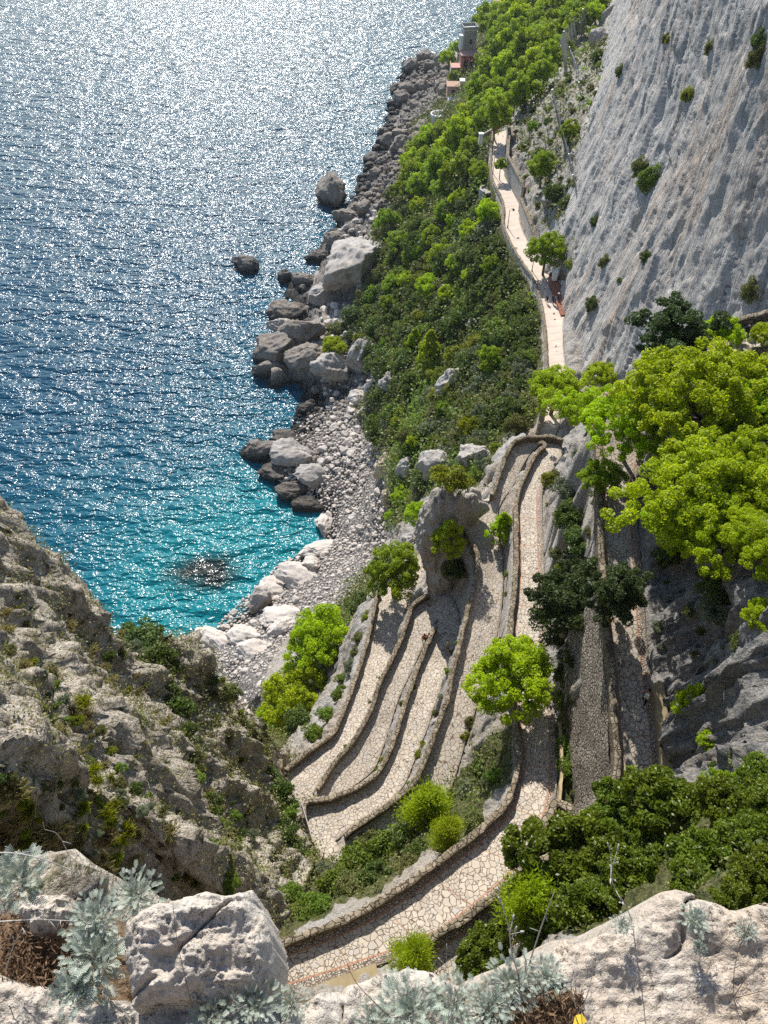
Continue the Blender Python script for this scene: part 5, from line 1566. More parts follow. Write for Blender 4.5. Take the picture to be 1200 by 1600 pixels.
# shrubs inside the loop of the arc and along the legs
loopS = [('green0', 600, 1330, 66), ('dark0', 640, 1316, 60), ('green1', 560, 1352, 64), ('green0', 520, 1388, 60), ('dark1', 585, 1372, 56), ('olive0', 545, 1395, 50), ('green1', 490, 1418, 56), ('grey0', 505, 1368, 40), ('green0', 465, 1432, 50), ('olive1', 575, 1318, 44), ('dark0', 660, 1335, 50), ('olive0', 740, 1285, 44), ('grey1', 735, 1235, 36), ('dark1', 755, 1205, 40), ('green0', 775, 1215, 30), ('olive1', 640, 1355, 40), ('green1', 450, 1400, 44)]
for k, x, y, w in loopS:
    c = k[:-1]
    S_(k, x, y, w, f'{ {"green": "fresh green", "dark": "dark green", "olive": "olive", "grey": "grey green"}[c]} shrub growing inside the loop of the wide arc', f'{c} shrubs inside the loop of the wide arc')
others = [('green1', 886, 1095, 40, 'green bush against the foot of the cobbled wall near the leaning pine'), ('olive0', 892, 1130, 34, 'dry bush at the foot of the cobbled wall'), ('green0', 898, 1178, 40, 'grassy green bush along the foot of the cobbled wall'), ('yellow0', 902, 1215, 34, 'yellow green bush along the foot of the cobbled wall'), ('dark0', 884, 1055, 44, 'dark bush at the top of the ditch under the large juniper'),('dark0', 244, 1030, 60, 'dark bush at the head of the buttress gully'), ('dark1', 262, 1085, 46, 'dark bush on the wall of the buttress gully'), ('dark0', 290, 1150, 48, 'dark bush halfway down the buttress gully'), ('green1', 300, 1225, 44, 'green bush above the dark one in the buttress gully'), ('dark1', 335, 1330, 46, 'dark bush at the foot of the buttress gully'), ('dark1', 415, 1215, 44, 'dark bush on the buttress rim just left of the zigzag'), ('green0', 445, 1275, 50, 'green bush under the tall dark one at the buttress edge'), ('dark0', 455, 1335, 50, 'dark bush at the buttress foot near the last bend'), ('olive1', 380, 1140, 40, 'olive bush on the rim of the right rib'), ('olive0', 405, 1180, 36, 'olive bush lower on the rim of the right rib'),
 ('olive0', 562, 1000, 26, 'olive bush on the rock just outside the lowest parapet'), ('grey1', 548, 1045, 28, 'grey bush on the rock outside the lowest parapet'), ('olive1', 556, 1022, 20, 'small dry bush outside the lowest parapet'), ('yellow0', 572, 965, 20, 'yellow green bush outside the top of the lowest parapet'), ('green0', 535, 1062, 22, 'small green bush outside the middle of the lowest parapet'),
 ('grey0', 890, 780, 40, 'grey bush on the steep rock above the long straight leg'), ('olive0', 872, 870, 26, 'olive bush at the edge of the long straight leg'), ('olive1', 868, 930, 24, 'dry bush at the edge of the long straight leg'),('dark0', 566, 945, 52, 'dark green shrub beside the parapet end of the lowest leg'),
 ('green0', 515, 1120, 34, 'round fresh green shrub outside the lowest parapet'), ('green1', 530, 1085, 26, 'small fresh green shrub higher along the lowest parapet'), ('green0', 492, 1150, 40, 'fresh green shrub at the bend of the lowest parapet'), ('dark1', 470, 1135, 60, 'dark shrub in the shade under the rounded pines'),
 ('dark0', 712, 893, 40, 'dark bush in the shaded hollow of the rock pinnacle'), ('yellow0', 712, 752, 38, 'yellow green bush growing on top of the rock pinnacle'), ('dark1', 665, 748, 42, 'dark rounded bush uphill of the yellowish pines'),
 ('yellow1', 858, 752, 30, 'yellow green bush on the rock right of the top hairpin'), ('dark0', 893, 815, 66, 'dusky green bush on the rocks between the upper road and the zigzag'), ('grey0', 885, 765, 46, 'grey green bush above the dusky one'), ('dark1', 905, 850, 52, 'dark bush just uphill of the large juniper'), ('yellow0', 880, 890, 30, 'yellow green sprig beside the large juniper'),
 ('green0', 888, 1205, 38, 'green ferny bush in the ditch below the cobbled wall'), ('green1', 884, 1160, 30, 'small green bush higher in the ditch below the cobbled wall'), ('olive0', 905, 1235, 34, 'olive bush in the ditch by the stone bay'),
 ('yellow1', 910, 432, 34, 'yellowish bush beside the dark ramp wall'), ('yellow0', 897, 418, 30, 'yellowish bush behind the round roadside tree'),
 ('dark0', 226, 1000, 86, 'dark bush on the rim of the rocky buttress above the sea'), ('dark1', 255, 1050, 56, 'dark bush hanging in the gully of the buttress'), ('dark0', 270, 1110, 60, 'dark green bush low in the shaded gully'), ('dark1', 315, 1268, 66, 'dark bush in the middle of the buttress gully'), ('green0', 338, 1292, 36, 'green bush below the dark one in the gully'),
 ('yellow0', 205, 1122, 38, 'bright upright bush on the brown buttress face'), ('dark0', 428, 1250, 74, 'tall dark bush on the buttress edge near the zigzag end'), ('dark1', 440, 1310, 56, 'dark bush under the tall one on the buttress edge'), ('green1', 352, 1375, 50, 'green bush low on the buttress behind the pale boulder'), ('olive0', 345, 1345, 56, 'olive bush above the pale boulder'), ('olive1', 300, 1190, 44, 'olive bush on the sunny rib of the buttress'), ('olive0', 360, 1085, 40, 'olive bush on the right rib of the buttress'), ('green0', 480, 1345, 36, 'green bush at the buttress foot by the thin railing'),
 ('grey0', 1120, 960, 60, 'grey green bush in the shade below the big canopy'), ('dark0', 1165, 1010, 50, 'dark bush on the shaded rock face'), ('olive1', 1165, 1190, 50, 'brownish bush on the shaded rock near the picture edge'), ('dark1', 1120, 920, 60, 'dark bush directly under the lowest canopy crown'), ('dark0', 1040, 870, 40, 'dark bush at the top of the shaded rock'), ('green1', 1150, 1250, 50, 'green bush above the wide glossy evergreen'),
 ('dark1', 868, 305, 40, 'dark bush at the foot of the long rockfall net'), ('dark0', 895, 320, 36, 'dark bush where the scree meets the great cliff'), ('olive0', 905, 290, 30, 'olive bush by the lower end of the long net'), ('olive1', 880, 340, 30, 'olive bush on the scree above the roadside tree'), ('dark0', 845, 248, 30, 'dark bush behind the dense scree pine'),
 ('dark1', 822, 232, 24, 'dark low shrub beside the bare rock of the scree'), ('green0', 873, 148, 20, 'round green bush high on the scree'), ('dark0', 888, 128, 18, 'dark tuft of a bush near the narrow net'), ('yellow1', 934, 158, 12, 'tiny bright yellow bush at the cliff foot'), ('green1', 940, 105, 26, 'green bush along the cliff foot high on the scree'), ('dark0', 935, 92, 26, 'dark bush along the cliff foot high on the scree'), ('green0', 858, 172, 16, 'small green bush in the middle of the scree'), ('dark1', 856, 192, 18, 'small dark bush in the middle of the scree')]
for k, x, y, w, lb in others: S_(k, x, y, w, lb)
for ob in list(bpy.data.objects):
    if ob.get('label') == 'dark bush in the shaded hollow of the rock pinnacle': ob.location = before(712, 893, c0[1] - 2.2)
    if ob.get('label') == 'yellow green bush growing on top of the rock pinnacle': ob.location = before(708, 752, c0[1] + 2.0)
# little plants in the strips between the legs
for x, y, w, k in ((668, 1000, 10, 'green0'), (655, 1050, 9, 'yellow0'), (646, 1075, 12, 'olive0'), (638, 1085, 10, 'green1'), (628, 1100, 12, 'olive1'), (622, 1140, 9, 'grey0'), (600, 1190, 16, 'yellow1'), (590, 1205, 14, 'green0'), (608, 1178, 12, 'olive0'), (706, 1020, 12, 'green1'), (700, 1050, 14, 'green0'), (690, 1090, 12, 'grey0'), (680, 1115, 12, 'olive0'), (662, 1165, 14, 'yellow0'), (655, 1180, 16, 'yellow1'), (640, 1225, 10, 'green0'), (738, 1130, 24, 'olive1'), (730, 1150, 18, 'yellow0'), (592, 1060, 8, 'yellow0'), (578, 1098, 8, 'olive0'), (540, 1168, 10, 'yellow1'), (793, 900, 14, 'green0'), (792, 930, 12, 'olive0'), (715, 1005, 10, 'green1'), (770, 1180, 30, 'olive0'), (762, 1220, 26, 'grey1'), (858, 790, 12, 'olive1'), (862, 860, 12, 'dark0')):
    S_(k, x, y, w, 'small weedy plant in the rock strip between two zigzag legs', 'small plants between the zigzag legs', 'small_plant', 'plant')
# tufts and small bushes on the buttress and scree
for x, y in scatter([(0, 830), (150, 960), (330, 1020), (400, 1150), (470, 1260), (480, 1340), (400, 1400), (0, 1400)], 15, 290, rw):
    o = None
    h = hit(x, y)
    if h is None: continue
    gx = rw.uniform()
    if gx < .55:
        o = obj('grass_tuft', TF[rw.integers(3)], loc=tuple(h[0] - (0, 0, .05)))
        s = rw.uniform(.28, .7); o.scale = (s, s, s); o.rotation_euler = (rw.uniform(-.4, .4), rw.uniform(-.4, .4), rw.uniform(0, 6.28))
        tag(o, 'tuft of dry yellowish grass on the brown rock buttress', 'grass tuft', 'grass tufts on the buttress')
    else:
        c = rw.choice(['olive', 'green', 'grey', 'yellow', 'dark'], p=[.38, .2, .2, .1, .12])
        S_(f'{c}{rw.integers(2)}', x, y, rw.uniform(10, 24), f'{c} green cushion plant on the brown rock buttress' if c != 'green' else 'fresh green cushion plant on the brown rock buttress', f'{c} cushion plants on the buttress', 'cushion_plant', 'plant')
for x, y in scatter([(800, 190), (880, 110), (950, 10), (965, 60), (915, 250), (930, 350), (880, 400), (830, 320)], 13, 110, rw):
    c = rw.choice(['olive', 'dark', 'grey', 'green'], p=[.4, .25, .2, .15])
    S_(f'{c}{rw.integers(2)}', x, y, rw.uniform(6, 15), f'small {c} bush among the rocks of the pale scree', f'small {c} bushes on the scree', 'small_bush', 'shrub')
for x, y in scatter([(1010, 880), (1190, 900), (1195, 1230), (1050, 1230), (1030, 1060)], 26, 30, rw) + scatter([(860, 720), (930, 700), (930, 960), (860, 900)], 24, 14, rw):
    c = rw.choice(['olive', 'dark', 'grey'])
    S_(f'{c}{rw.integers(2)}', x, y, rw.uniform(10, 22), f'small {c} plant clinging to the rock around the upper road', f'small {c} plants on the rock by the upper road', 'small_plant', 'plant')
# bushes on the great cliff
for k, x, y, w, lb in (('yellow0', 1075, 148, 24, 'bright yellow green bush alone on the pale cliff face'), ('dark0', 970, 110, 20, 'dark round bush high on the near edge of the cliff'), ('green0', 1015, 280, 40, 'green bush in the hollow halfway up the cliff'), ('olive0', 1000, 262, 30, 'olive bush beside the green one halfway up the cliff'), ('dark1', 1010, 402, 24, 'dark bush in the low cleft of the cliff'), ('olive1', 1185, 90, 34, 'olive bush near the picture edge high on the cliff'), ('dark0', 1188, 60, 30, 'dark bush above the olive one at the picture edge'), ('olive0', 1110, 75, 20, 'faint olive plant in a cleft at the cliff top'), ('dark1', 925, 475, 28, 'dark bush at the cliff foot above the far path'), ('olive1', 945, 410, 22, 'olive plant low on the cliff edge'), ('green1', 968, 438, 12, 'small green plant low on the cliff'), ('olive0', 1040, 60, 14, 'small olive plant near the cliff top'), ('yellow1', 1044, 62, 10, 'tiny yellow plant in a crack near the cliff top'), ('dark0', 930, 345, 20, 'dark plant on the cliff edge over the scree'), ('olive1', 1175, 455, 40, 'pale green bush at the cliff base above the uppermost bend')):
    p, nrm, d = hit_cliff(x, y)
    if p is None: continue
    s = w * d / FPX / 2.0 * .95
    o = obj('cliff_shrub', SH[k], loc=tuple(p)); o.scale = (s, s, s * .9)
    o.rotation_euler = (nrm.to_track_quat('Z', 'Y')).to_euler()
    tag(o, lb, 'shrub')

# low ground cover: one mass per kind
def ground_cover(name, mat, thr, n_clump, per, size, seed, which, spread=.5):
    rng = np.random.default_rng(seed)
    w = np.clip(which - thr, 0, 1) * (ROADM < .5) * (soft < .6)
    area = ((YY + CY) * KY)[:, None] * ((xhi(YY) - xlo(YY)) / NX)[:, None]
    pz = np.maximum(V0[..., 1] * SIN - V0[..., 2] * COS, 1)                     # rough reach from the camera
    w = w * area / (dist ** 1.2) * (GZ > SEA + 4) * (GZ < -12) * (GY > 5)
    w = (w / w.sum()).ravel()
    idx = rng.choice(len(w), n_clump, p=w)
    c0_ = VT.reshape(-1, 3)[idx]; dd = dist.ravel()[idx]
    sz = size * np.clip(dd / 90, .45, 2.2)
    c = np.repeat(c0_, per, 0) + rng.normal(size=(n_clump * per, 3)) * np.array([spread, spread, spread * .45]) * np.repeat(sz, per)[:, None] * 2.2 + np.array([0, 0, .2]) * np.repeat(sz, per)[:, None]
    nn_ = rng.normal(size=c.shape) * .7 + np.array([0, 0, .6])
    V, F, tn = leaf_quads(c, nn_, np.repeat(sz, per) * .30, 1.7, rng)
    me = mesh_np(name, V, F, mat, False)
    attr_f(me, 'tone', tn * .6 + np.repeat(np.repeat(rng.uniform(0, .4, n_clump), per), 4))
    return tag(obj(name, me), kind='stuff')
patch = np.clip(.5 + 2.2 * fbm(flat, .055, 3, .55, 40).reshape(GZ.shape), 0, 1)
ground_cover('undergrowth', M['shrub_olive'], .15, 4200, 26, .7, 61, veg * (1 - .9 * brown))
ground_cover('low_scrub', M['shrub_dark'], .35, 1500, 26, .8, 62, veg * (1 - brown) * patch)
ground_cover('low_green_scrub', M['shrub_green'], .30, 2200, 26, .7, 63, veg * (1 - brown) * (1.15 - patch))
ground_cover('dry_grass_cover', M['dry_grass'], .1, 3200, 20, .45, 64, np.clip(brown * .8 + veg * .25, 0, 1))
ground_cover('buttress_weeds', M['shrub_olive'], .2, 3000, 20, .5, 65, brown)
# ------------------------------------------------------------------ people
for nm, col in (('skin', (.42, .24, .16)), ('navy', (.02, .025, .05)), ('black_cloth', (.015, .015, .017)), ('white_cloth', (.65, .63, .60)), ('rust_cloth', (.30, .11, .08)), ('pink_cloth', (.50, .25, .22)), ('khaki', (.32, .26, .17)), ('denim', (.06, .09, .16)), ('teal_cloth', (.06, .17, .19)), ('dark_hair', (.025, .018, .012)), ('fair_hair', (.30, .20, .09)), ('straw', (.50, .40, .20)), ('grey_cloth', (.22, .22, .23))):
    M[nm] = plain_mat(nm, col, .8, .2, 12.0, .25)

def skinned(name, verts, edges, radii, mat, parent, root=0, sub=1):
    me = bpy.data.meshes.new(name)
    me.from_pydata([tuple(v) for v in verts], edges, [])
    o = bpy.data.objects.new(name, me); C.objects.link(o)
    o.modifiers.new('skin', 'SKIN')
    for k, v in enumerate(me.skin_vertices[0].data):
        r = radii[k]
        v.radius = r if isinstance(r, tuple) else (r, r)
        v.use_root = k == root
    sm = o.modifiers.new('sub', 'SUBSURF'); sm.levels = sub; sm.render_levels = sub
    dg = bpy.context.evaluated_depsgraph_get()
    nm = bpy.data.meshes.new_from_object(o.evaluated_get(dg))
    o.modifiers.clear()
    o.data = nm; nm.name = name
    nm.materials.clear(); nm.materials.append(mat)
    nm.polygons.foreach_set('use_smooth', np.ones(len(nm.polygons), bool))
    o.parent = parent
    return o

def person(label, pos, yaw, top, bottom, hair, step=.22, arm=.15, group=None, bag=None, hat=None, bare=False, bend=.0, elbow=.0):
    t = thing('person', label, 'person', pos, group, yaw)       # faces local -Y
    f = -1.0
    hip, kn, an = .93, .50, .08
    J = {'pelvis': (0, 0, .95), 'waist': (0, bend * -.05, 1.10), 'chest': (0, -bend * .15, 1.32), 'neck': (0, -bend * .22, 1.48), 'head0': (0, -.02 - bend * .26, 1.56), 'head1': (0, -.03 - bend * .28, 1.64), 'head2': (0, -.015 - bend * .28, 1.72), 'nose': (0, -.125 - bend * .28, 1.635)}
    R = {'pelvis': (.15, .11), 'waist': (.135, .095), 'chest': (.165, .11), 'neck': .055, 'head0': .07, 'head1': .088, 'head2': .075, 'nose': .016}
    E = [('pelvis', 'waist'), ('waist', 'chest'), ('chest', 'neck'), ('neck', 'head0'), ('head0', 'head1'), ('head1', 'head2'), ('head1', 'nose')]
    for s, n_ in ((-1, 'l'), (1, 'r')):
        sw = s * step
        J['ear' + n_] = (s * .088, -.02 - bend * .28, 1.64); R['ear' + n_] = .018; E.append(('head1', 'ear' + n_))
        J['hip' + n_] = (s * .095, 0, hip); J['knee' + n_] = (s * .10, -sw * .6 - .04, kn); J['ank' + n_] = (s * .10, -sw + (.08 if sw < 0 else 0), an + (.05 if sw < 0 else 0)); J['toe' + n_] = (s * .12, -sw - .16, .035)
        R.update({'hip' + n_: .095, 'knee' + n_: .06, 'ank' + n_: .04, 'toe' + n_: .035})
        E += [('pelvis', 'hip' + n_), ('hip' + n_, 'knee' + n_), ('knee' + n_, 'ank' + n_), ('ank' + n_, 'toe' + n_)]
        a_ = -s * arm
        J['sh' + n_] = (s * .19, -bend * .18, 1.42); J['el' + n_] = (s * (.25 + elbow * .16), -a_ * .5 + .02, 1.15 + elbow * .03); J['wr' + n_] = (s * (.27 - elbow * .05), -a_ - .07 - bend * .1, .92 + elbow * .12); J['palm' + n_] = (s * (.275 - elbow * .08), -a_ - .10, .84 + elbow * .12)
        R.update({'sh' + n_: .058, 'el' + n_: .042, 'wr' + n_: .028, 'palm' + n_: (.03, .018)})
        E += [('chest', 'sh' + n_), ('sh' + n_, 'el' + n_), ('el' + n_, 'wr' + n_), ('wr' + n_, 'palm' + n_)]
        pp = J['palm' + n_]
        for q, (dy, L) in enumerate(((-.027, .068), (-.009, .08), (.009, .074), (.025, .056))):
            J[f'f{q}{n_}'] = (pp[0], pp[1] + dy, pp[2] - .03 - L * .5); J[f'g{q}{n_}'] = (pp[0] - s * .018, pp[1] + dy * 1.1 - .006, pp[2] - .03 - L)
            R[f'f{q}{n_}'] = .0088; R[f'g{q}{n_}'] = .0078
            E += [('palm' + n_, f'f{q}{n_}'), (f'f{q}{n_}', f'g{q}{n_}')]
        J['th' + n_] = (pp[0] - s * .012, pp[1] - .05, pp[2] + .015); R['th' + n_] = .010; J['tt' + n_] = (pp[0] - s * .02, pp[1] - .062, pp[2] - .025); R['tt' + n_] = .009
        E += [('palm' + n_, 'th' + n_), ('th' + n_, 'tt' + n_)]
    names = list(J); ix = {k: i for i, k in enumerate(names)}
    skinned('body', [J[k] for k in names], [(ix[a], ix[b]) for a, b in E], [R[k] for k in names], M['skin'], t)
    def cloth(nm, ks, es, grow, mat):
        ii_ = {k: i for i, k in enumerate(ks)}
        rr = [tuple(x + grow for x in R[k]) if isinstance(R[k], tuple) else R[k] + grow for k in ks]
        skinned(nm, [J[k] for k in ks], [(ii_[a], ii_[b]) for a, b in es], rr, mat, t)
    ks = ['pelvis', 'waist', 'chest', 'shl', 'shr', 'ell', 'elr'] if not bare else ['waist', 'chest', 'shl', 'shr']
    es = [('waist', 'chest'), ('chest', 'shl'), ('chest', 'shr')] + ([('pelvis', 'waist'), ('shl', 'ell'), ('shr', 'elr')] if not bare else [])
    cloth('shirt', ks, es, .022, M[top])
    ks = ['pelvis', 'hipl', 'hipr', 'kneel', 'kneer'] + (['ankl', 'ankr'] if bottom in ('denim', 'black_cloth', 'grey_cloth') else [])
    es = [('pelvis', 'hipl'), ('pelvis', 'hipr'), ('hipl', 'kneel'), ('hipr', 'kneer')] + ([('kneel', 'ankl'), ('kneer', 'ankr')] if len(ks) > 5 else [])
    cloth('trousers', ks, es, .028, M[bottom])
    m = MB(); h = J['head2']
    for k in range(5):
        pass
    m.tube([(h[0], h[1] + .05, h[2] - .16), (h[0], h[1] + .045, h[2] - .08), (h[0], h[1] + .02, h[2] + .0), (h[0], h[1] + .015, h[2] + .06), (h[0], h[1] + .01, h[2] + .085)], [.075, .098, .10, .07, .02], 10)
    m.build('hair', M[hair], t, True)
    if bag:
        m = MB(); m.box((0, .19 - bend * .1, 1.24), (.32, .17, .44), 0, .85); b = m.build('backpack', M[bag], t)
    if hat:
        m = MB(); m.tube([(h[0], h[1], h[2] + .02), (h[0], h[1], h[2] + .035), (h[0], h[1], h[2] + .04), (h[0], h[1], h[2] + .13), (h[0], h[1], h[2] + .14)], [.21, .205, .11, .10, .05], 14); m.build('hat', M[hat], t, True)
    return t

def on_path(px, py, z): return P(px, py, z) + np.array([0, 0, .06])
person('walker in a pink and rust top on the zigzag beside the free parapet end', on_path(662, 1004, -72.3), rad(200), 'rust_cloth', 'khaki', 'dark_hair', .25, .15, elbow=.6)
person('walker in a white top with red bag close beside the one in rust', on_path(669, 1003, -72.1), rad(190), 'pink_cloth', 'black_cloth', 'dark_hair', .2, .12, bag='rust_cloth')
person('walker in a straw hat in the shade below the free parapet end', on_path(698, 1018, -71.2), rad(25), 'khaki', 'grey_cloth', 'fair_hair', .25, .2, hat='straw')
person('walker with a pale backpack seen from above on the upper road', on_path(1004, 1099, -47.0), rad(150), 'rust_cloth', 'black_cloth', 'dark_hair', .24, .15, bag='white_cloth', bend=.5, elbow=.8)
person('walker in black in the shade of the huge pine on the upper road', on_path(978, 778, -44.2), rad(20), 'black_cloth', 'black_cloth', 'dark_hair', .3, .2, bend=.4)
person('second walker in grey and black close behind on the shaded upper road', on_path(990, 772, -44.1), rad(0), 'grey_cloth', 'black_cloth', 'dark_hair', .25, .2, bag='black_cloth')
person('walker in navy with a round backpack at the uppermost bend', on_path(1163, 532, -38.6), rad(110), 'navy', 'denim', 'dark_hair', .2, .15, bag='navy')
person('walker in black walking apart on the left of the shaded far path', on_path(854, 473, -82.6), rad(10), 'black_cloth', 'black_cloth', 'dark_hair', .22, .15)
person('walker in dark clothes on the left of the trio on the far path', on_path(863, 473, -82.6), rad(0), 'navy', 'black_cloth', 'dark_hair', .25, .15)
person('walker in a teal top in the middle of the trio on the far path', on_path(866, 476, -82.6), rad(15), 'teal_cloth', 'denim', 'fair_hair', .2, .15)
person('walker with a white cap on the right of the trio on the far path', on_path(871, 471, -82.6), rad(350), 'navy', 'denim', 'dark_hair', .25, .15, hat='white_cloth')
# ------------------------------------------------------------------ the pale ledge at the photographer's feet
Z0 = -2.3
def nxy(pts_, z=Z0): return [tuple(P(x, y, z)[:2]) for x, y in pts_]
R_OUT = [(860, 1640), (857, 1540), (860, 1517), (867, 1488), (887, 1464), (905, 1470), (917, 1467), (950, 1456), (971, 1462), (992, 1450), (1008, 1417), (1033, 1400), (1067, 1402), (1100, 1410), (1142, 1423), (1162, 1427), (1192, 1410), (1260, 1400), (1500, 1380), (2400, 1330)]
C_OUT = [(440, 1660), (446, 1580), (462, 1560), (490, 1546), (525, 1537), (555, 1522), (587, 1512), (637, 1503), (683, 1511), (710, 1524), (725, 1535), (735, 1552), (760, 1560), (800, 1560), (860, 1570), (870, 1660)]
L_OUT = [(-1400, 1420), (-300, 1480), (-60, 1500), (0, 1521), (42, 1542), (104, 1560), (137, 1571), (167, 1558), (208, 1550), (258, 1534), (292, 1529), (333, 1545), (390, 1560), (440, 1570), (470, 1580), (470, 1660)]
S_OUT = [(-900, 1330), (-200, 1370), (0, 1402), (60, 1400), (100, 1396), (150, 1410), (200, 1440), (240, 1480), (260, 1560), (137, 1600), (-60, 1580), (-900, 1600)]
D_OUT = [(730, 1600), (735, 1550), (760, 1525), (800, 1510), (840, 1505), (880, 1520), (890, 1640), (740, 1640)]
back = lambda pts_, yb=-1.2: nxy(pts_) + [(nxy(pts_)[-1][0], yb), (nxy(pts_)[0][0], yb)]
plates = [(back(R_OUT), -2.30, 0.0), (back(C_OUT), -2.36, 0.0), (back(L_OUT), -2.26, 0.0), (nxy(S_OUT), -2.42, 1.0), (nxy(D_OUT), -2.38, .8)]
ax = np.concatenate([np.linspace(-3.6, -1.35, 70)[:-1], np.linspace(-1.35, 1.35, 470), np.linspace(1.35, 3.6, 70)[1:]])
ay = np.concatenate([np.linspace(-1.1, .05, 60)[:-1], np.linspace(.05, .82, 180)])
lx, ly = np.meshgrid(ax, ay)
lz = np.full(lx.shape, -9.0); soil = np.zeros(lx.shape)
def sdist(x, y, poly):
    d = np.full(x.shape, 1e9)
    n_ = len(poly)
    for i in range(n_):
        ax_, ay_ = poly[i]; bx_, by_ = poly[(i + 1) % n_]
        vx, vy = bx_ - ax_, by_ - ay_; L2 = vx * vx + vy * vy + 1e-12
        t = np.clip(((x - ax_) * vx + (y - ay_) * vy) / L2, 0, 1)
        d = np.minimum(d, np.hypot(x - ax_ - t * vx, y - ay_ - t * vy))
    return np.where(inpoly(x, y, poly), -d, d)
lp = np.stack([lx, ly, np.zeros_like(lx)], -1).reshape(-1, 3)
wob = (fbm(lp, 9.0, 3, .5, 3) * .022).reshape(lx.shape)
big = (fbm(lp, 3.2, 5, .5, 8, True)).reshape(lx.shape)
fin = (fbm(lp, 14.0, 4, .6, 14, True)).reshape(lx.shape)
pit = np.clip(fbm(lp, 26.0, 2, .5, 31).reshape(lx.shape) - .28, 0, 1)
crack = np.exp(-(noise3(lp, 4.2, 50).reshape(lx.shape) / .018) ** 2) * np.clip(noise3(lp, 2.0, 70).reshape(lx.shape) + .15, 0, 1)
for poly, z_, so in plates:
    d = sdist(lx, ly, poly) + wob
    top = z_ + .085 * (big - .3) + (.014 * (fin - .3) - .022 * pit - .05 * crack) * (1 - .5 * so) + .10 * np.clip(ly - .35, 0, 1) * (so < .5)
    edge_ = np.where(d < 0, -np.clip(.05 + d, 0, .05) ** 2 * 16, -.04 - d * 9.0)
    h_ = np.maximum(top + edge_, -9)
    soil = np.where(h_ > lz, so, soil); lz = np.maximum(lz, h_)
keepm = lz > -6.5
lv = np.stack([lx, ly, np.maximum(lz, -6.5)], -1).reshape(-1, 3)
lf = grid_faces(len(ay), len(ax)); km = keepm.ravel()
lf = lf[km[lf].any(1)]
me = mesh_np('rock_ledge', lv, lf, None)
attr_f(me, 'soil', blur(soil, 2))
def ledge_mat():
    m, nt, out = new_mat('ledge_limestone'); g = G(nt)
    co = g.pos()
    c, n1, n2, n3 = rock_colour(g, co, (.50, .45, .39), (.31, .27, .225), (.45, .36, .27), 7.0)
    n4 = g.noise(co, 120, 3, .7)
    c = g.mix(g.math('MULTIPLY', g.ramp(g.noise(co, 5.5, 5, .65), .60, .70), .75), c, (.33, .25, .17))
    c = g.mix(g.math('MULTIPLY', g.ramp(n4, .52, .72), .65), c, (.17, .155, .14))
    c = g.mix(g.math('MULTIPLY', g.ramp(g.noise(co, 16, 6, .7), .55, .66), .6), c, (.26, .245, .225))
    ck = g.noise(co, 3.5, 7, .62, .5)
    c = g.mix(g.ramp(g.math('ABSOLUTE', g.math('SUBTRACT', ck, .5)), .006, .001), c, (.10, .085, .07))
    s_ = g.attr('soil')
    c = g.mix(s_, c, g.mix(g.ramp(n4, .4, .6), (.10, .065, .04), (.20, .14, .085)))
    h = g.math('ADD', n2, g.math('ADD', g.math('MULTIPLY', n3, .6), g.math('MULTIPLY', n4, .3)))
    g.out(out, g.princ(c, .9, .2, g.bump(h, 1.0, .016)))
    return m
M['ledge'] = ledge_mat()
me.materials.append(M['ledge'])
tag(obj('rock_ledge', me), 'broad pale limestone ledge along the bottom edge with dry tufts on it', 'rock')

def near_rock(label, poly, z, thick, seed, name='boulder'):
    """a block whose outline is a polygon seen from above, with a crumpled top and undercut sides"""
    poly = nxy(poly, z)
    xs = [q[0] for q in poly]; ys = [q[1] for q in poly]
    gx, gy = np.meshgrid(np.linspace(min(xs) - .04, max(xs) + .04, 150), np.linspace(min(ys) - .04, max(ys) + .04, 110))
    q = np.stack([gx, gy, np.zeros_like(gx)], -1).reshape(-1, 3)
    d = sdist(gx, gy, poly) + (fbm(q, 14, 3, .5, seed) * .012).reshape(gx.shape)
    rg_ = fbm(q, 5, 5, .55, seed + 2, True).reshape(gx.shape); fi = fbm(q, 24, 4, .6, seed + 5, True).reshape(gx.shape)
    pt = np.clip(fbm(q, 30, 2, .5, seed + 9).reshape(gx.shape) - .25, 0, 1)
    tilt = (gy - min(ys)) / (max(ys) - min(ys))
    top = z + .085 * (rg_ - .3) + .008 * (fi - .3) + .05 * (tilt - .5) - .03 * np.exp(-(noise3(q, 5.5, seed + 40).reshape(gx.shape) / .03) ** 2)
    h_ = np.where(d < 0, top - np.clip(.06 + d, 0, .06) ** 2 * 14, top - .05 - d * 26)
    h_ = np.maximum(h_, z - thick)
    V = np.stack([gx, gy, h_], -1).reshape(-1, 3)
    F = grid_faces(110, 150); k = (h_ > z - thick + .001).ravel(); F = F[k[F].any(1)]
    me = mesh_np(name, V, F, M['ledge'])
    attr_f(me, 'soil', np.zeros(len(V)))
    return tag(obj(name, me), label, 'rock')
near_rock('big pale limestone block standing on the near ledge among silver plants', [(196, 1440), (222, 1418), (250, 1402), (308, 1388), (350, 1394), (387, 1384), (408, 1415), (420, 1450), (426, 1476), (421, 1518), (402, 1545), (360, 1552), (290, 1556), (230, 1562), (196, 1570), (190, 1500)], -2.12, .32, 4)
near_rock('small pale rock half hidden behind silver plants at the picture edge', [(20, 1402), (60, 1392), (100, 1394), (112, 1420), (90, 1450), (40, 1455), (15, 1430)], -2.25, .8, 14)

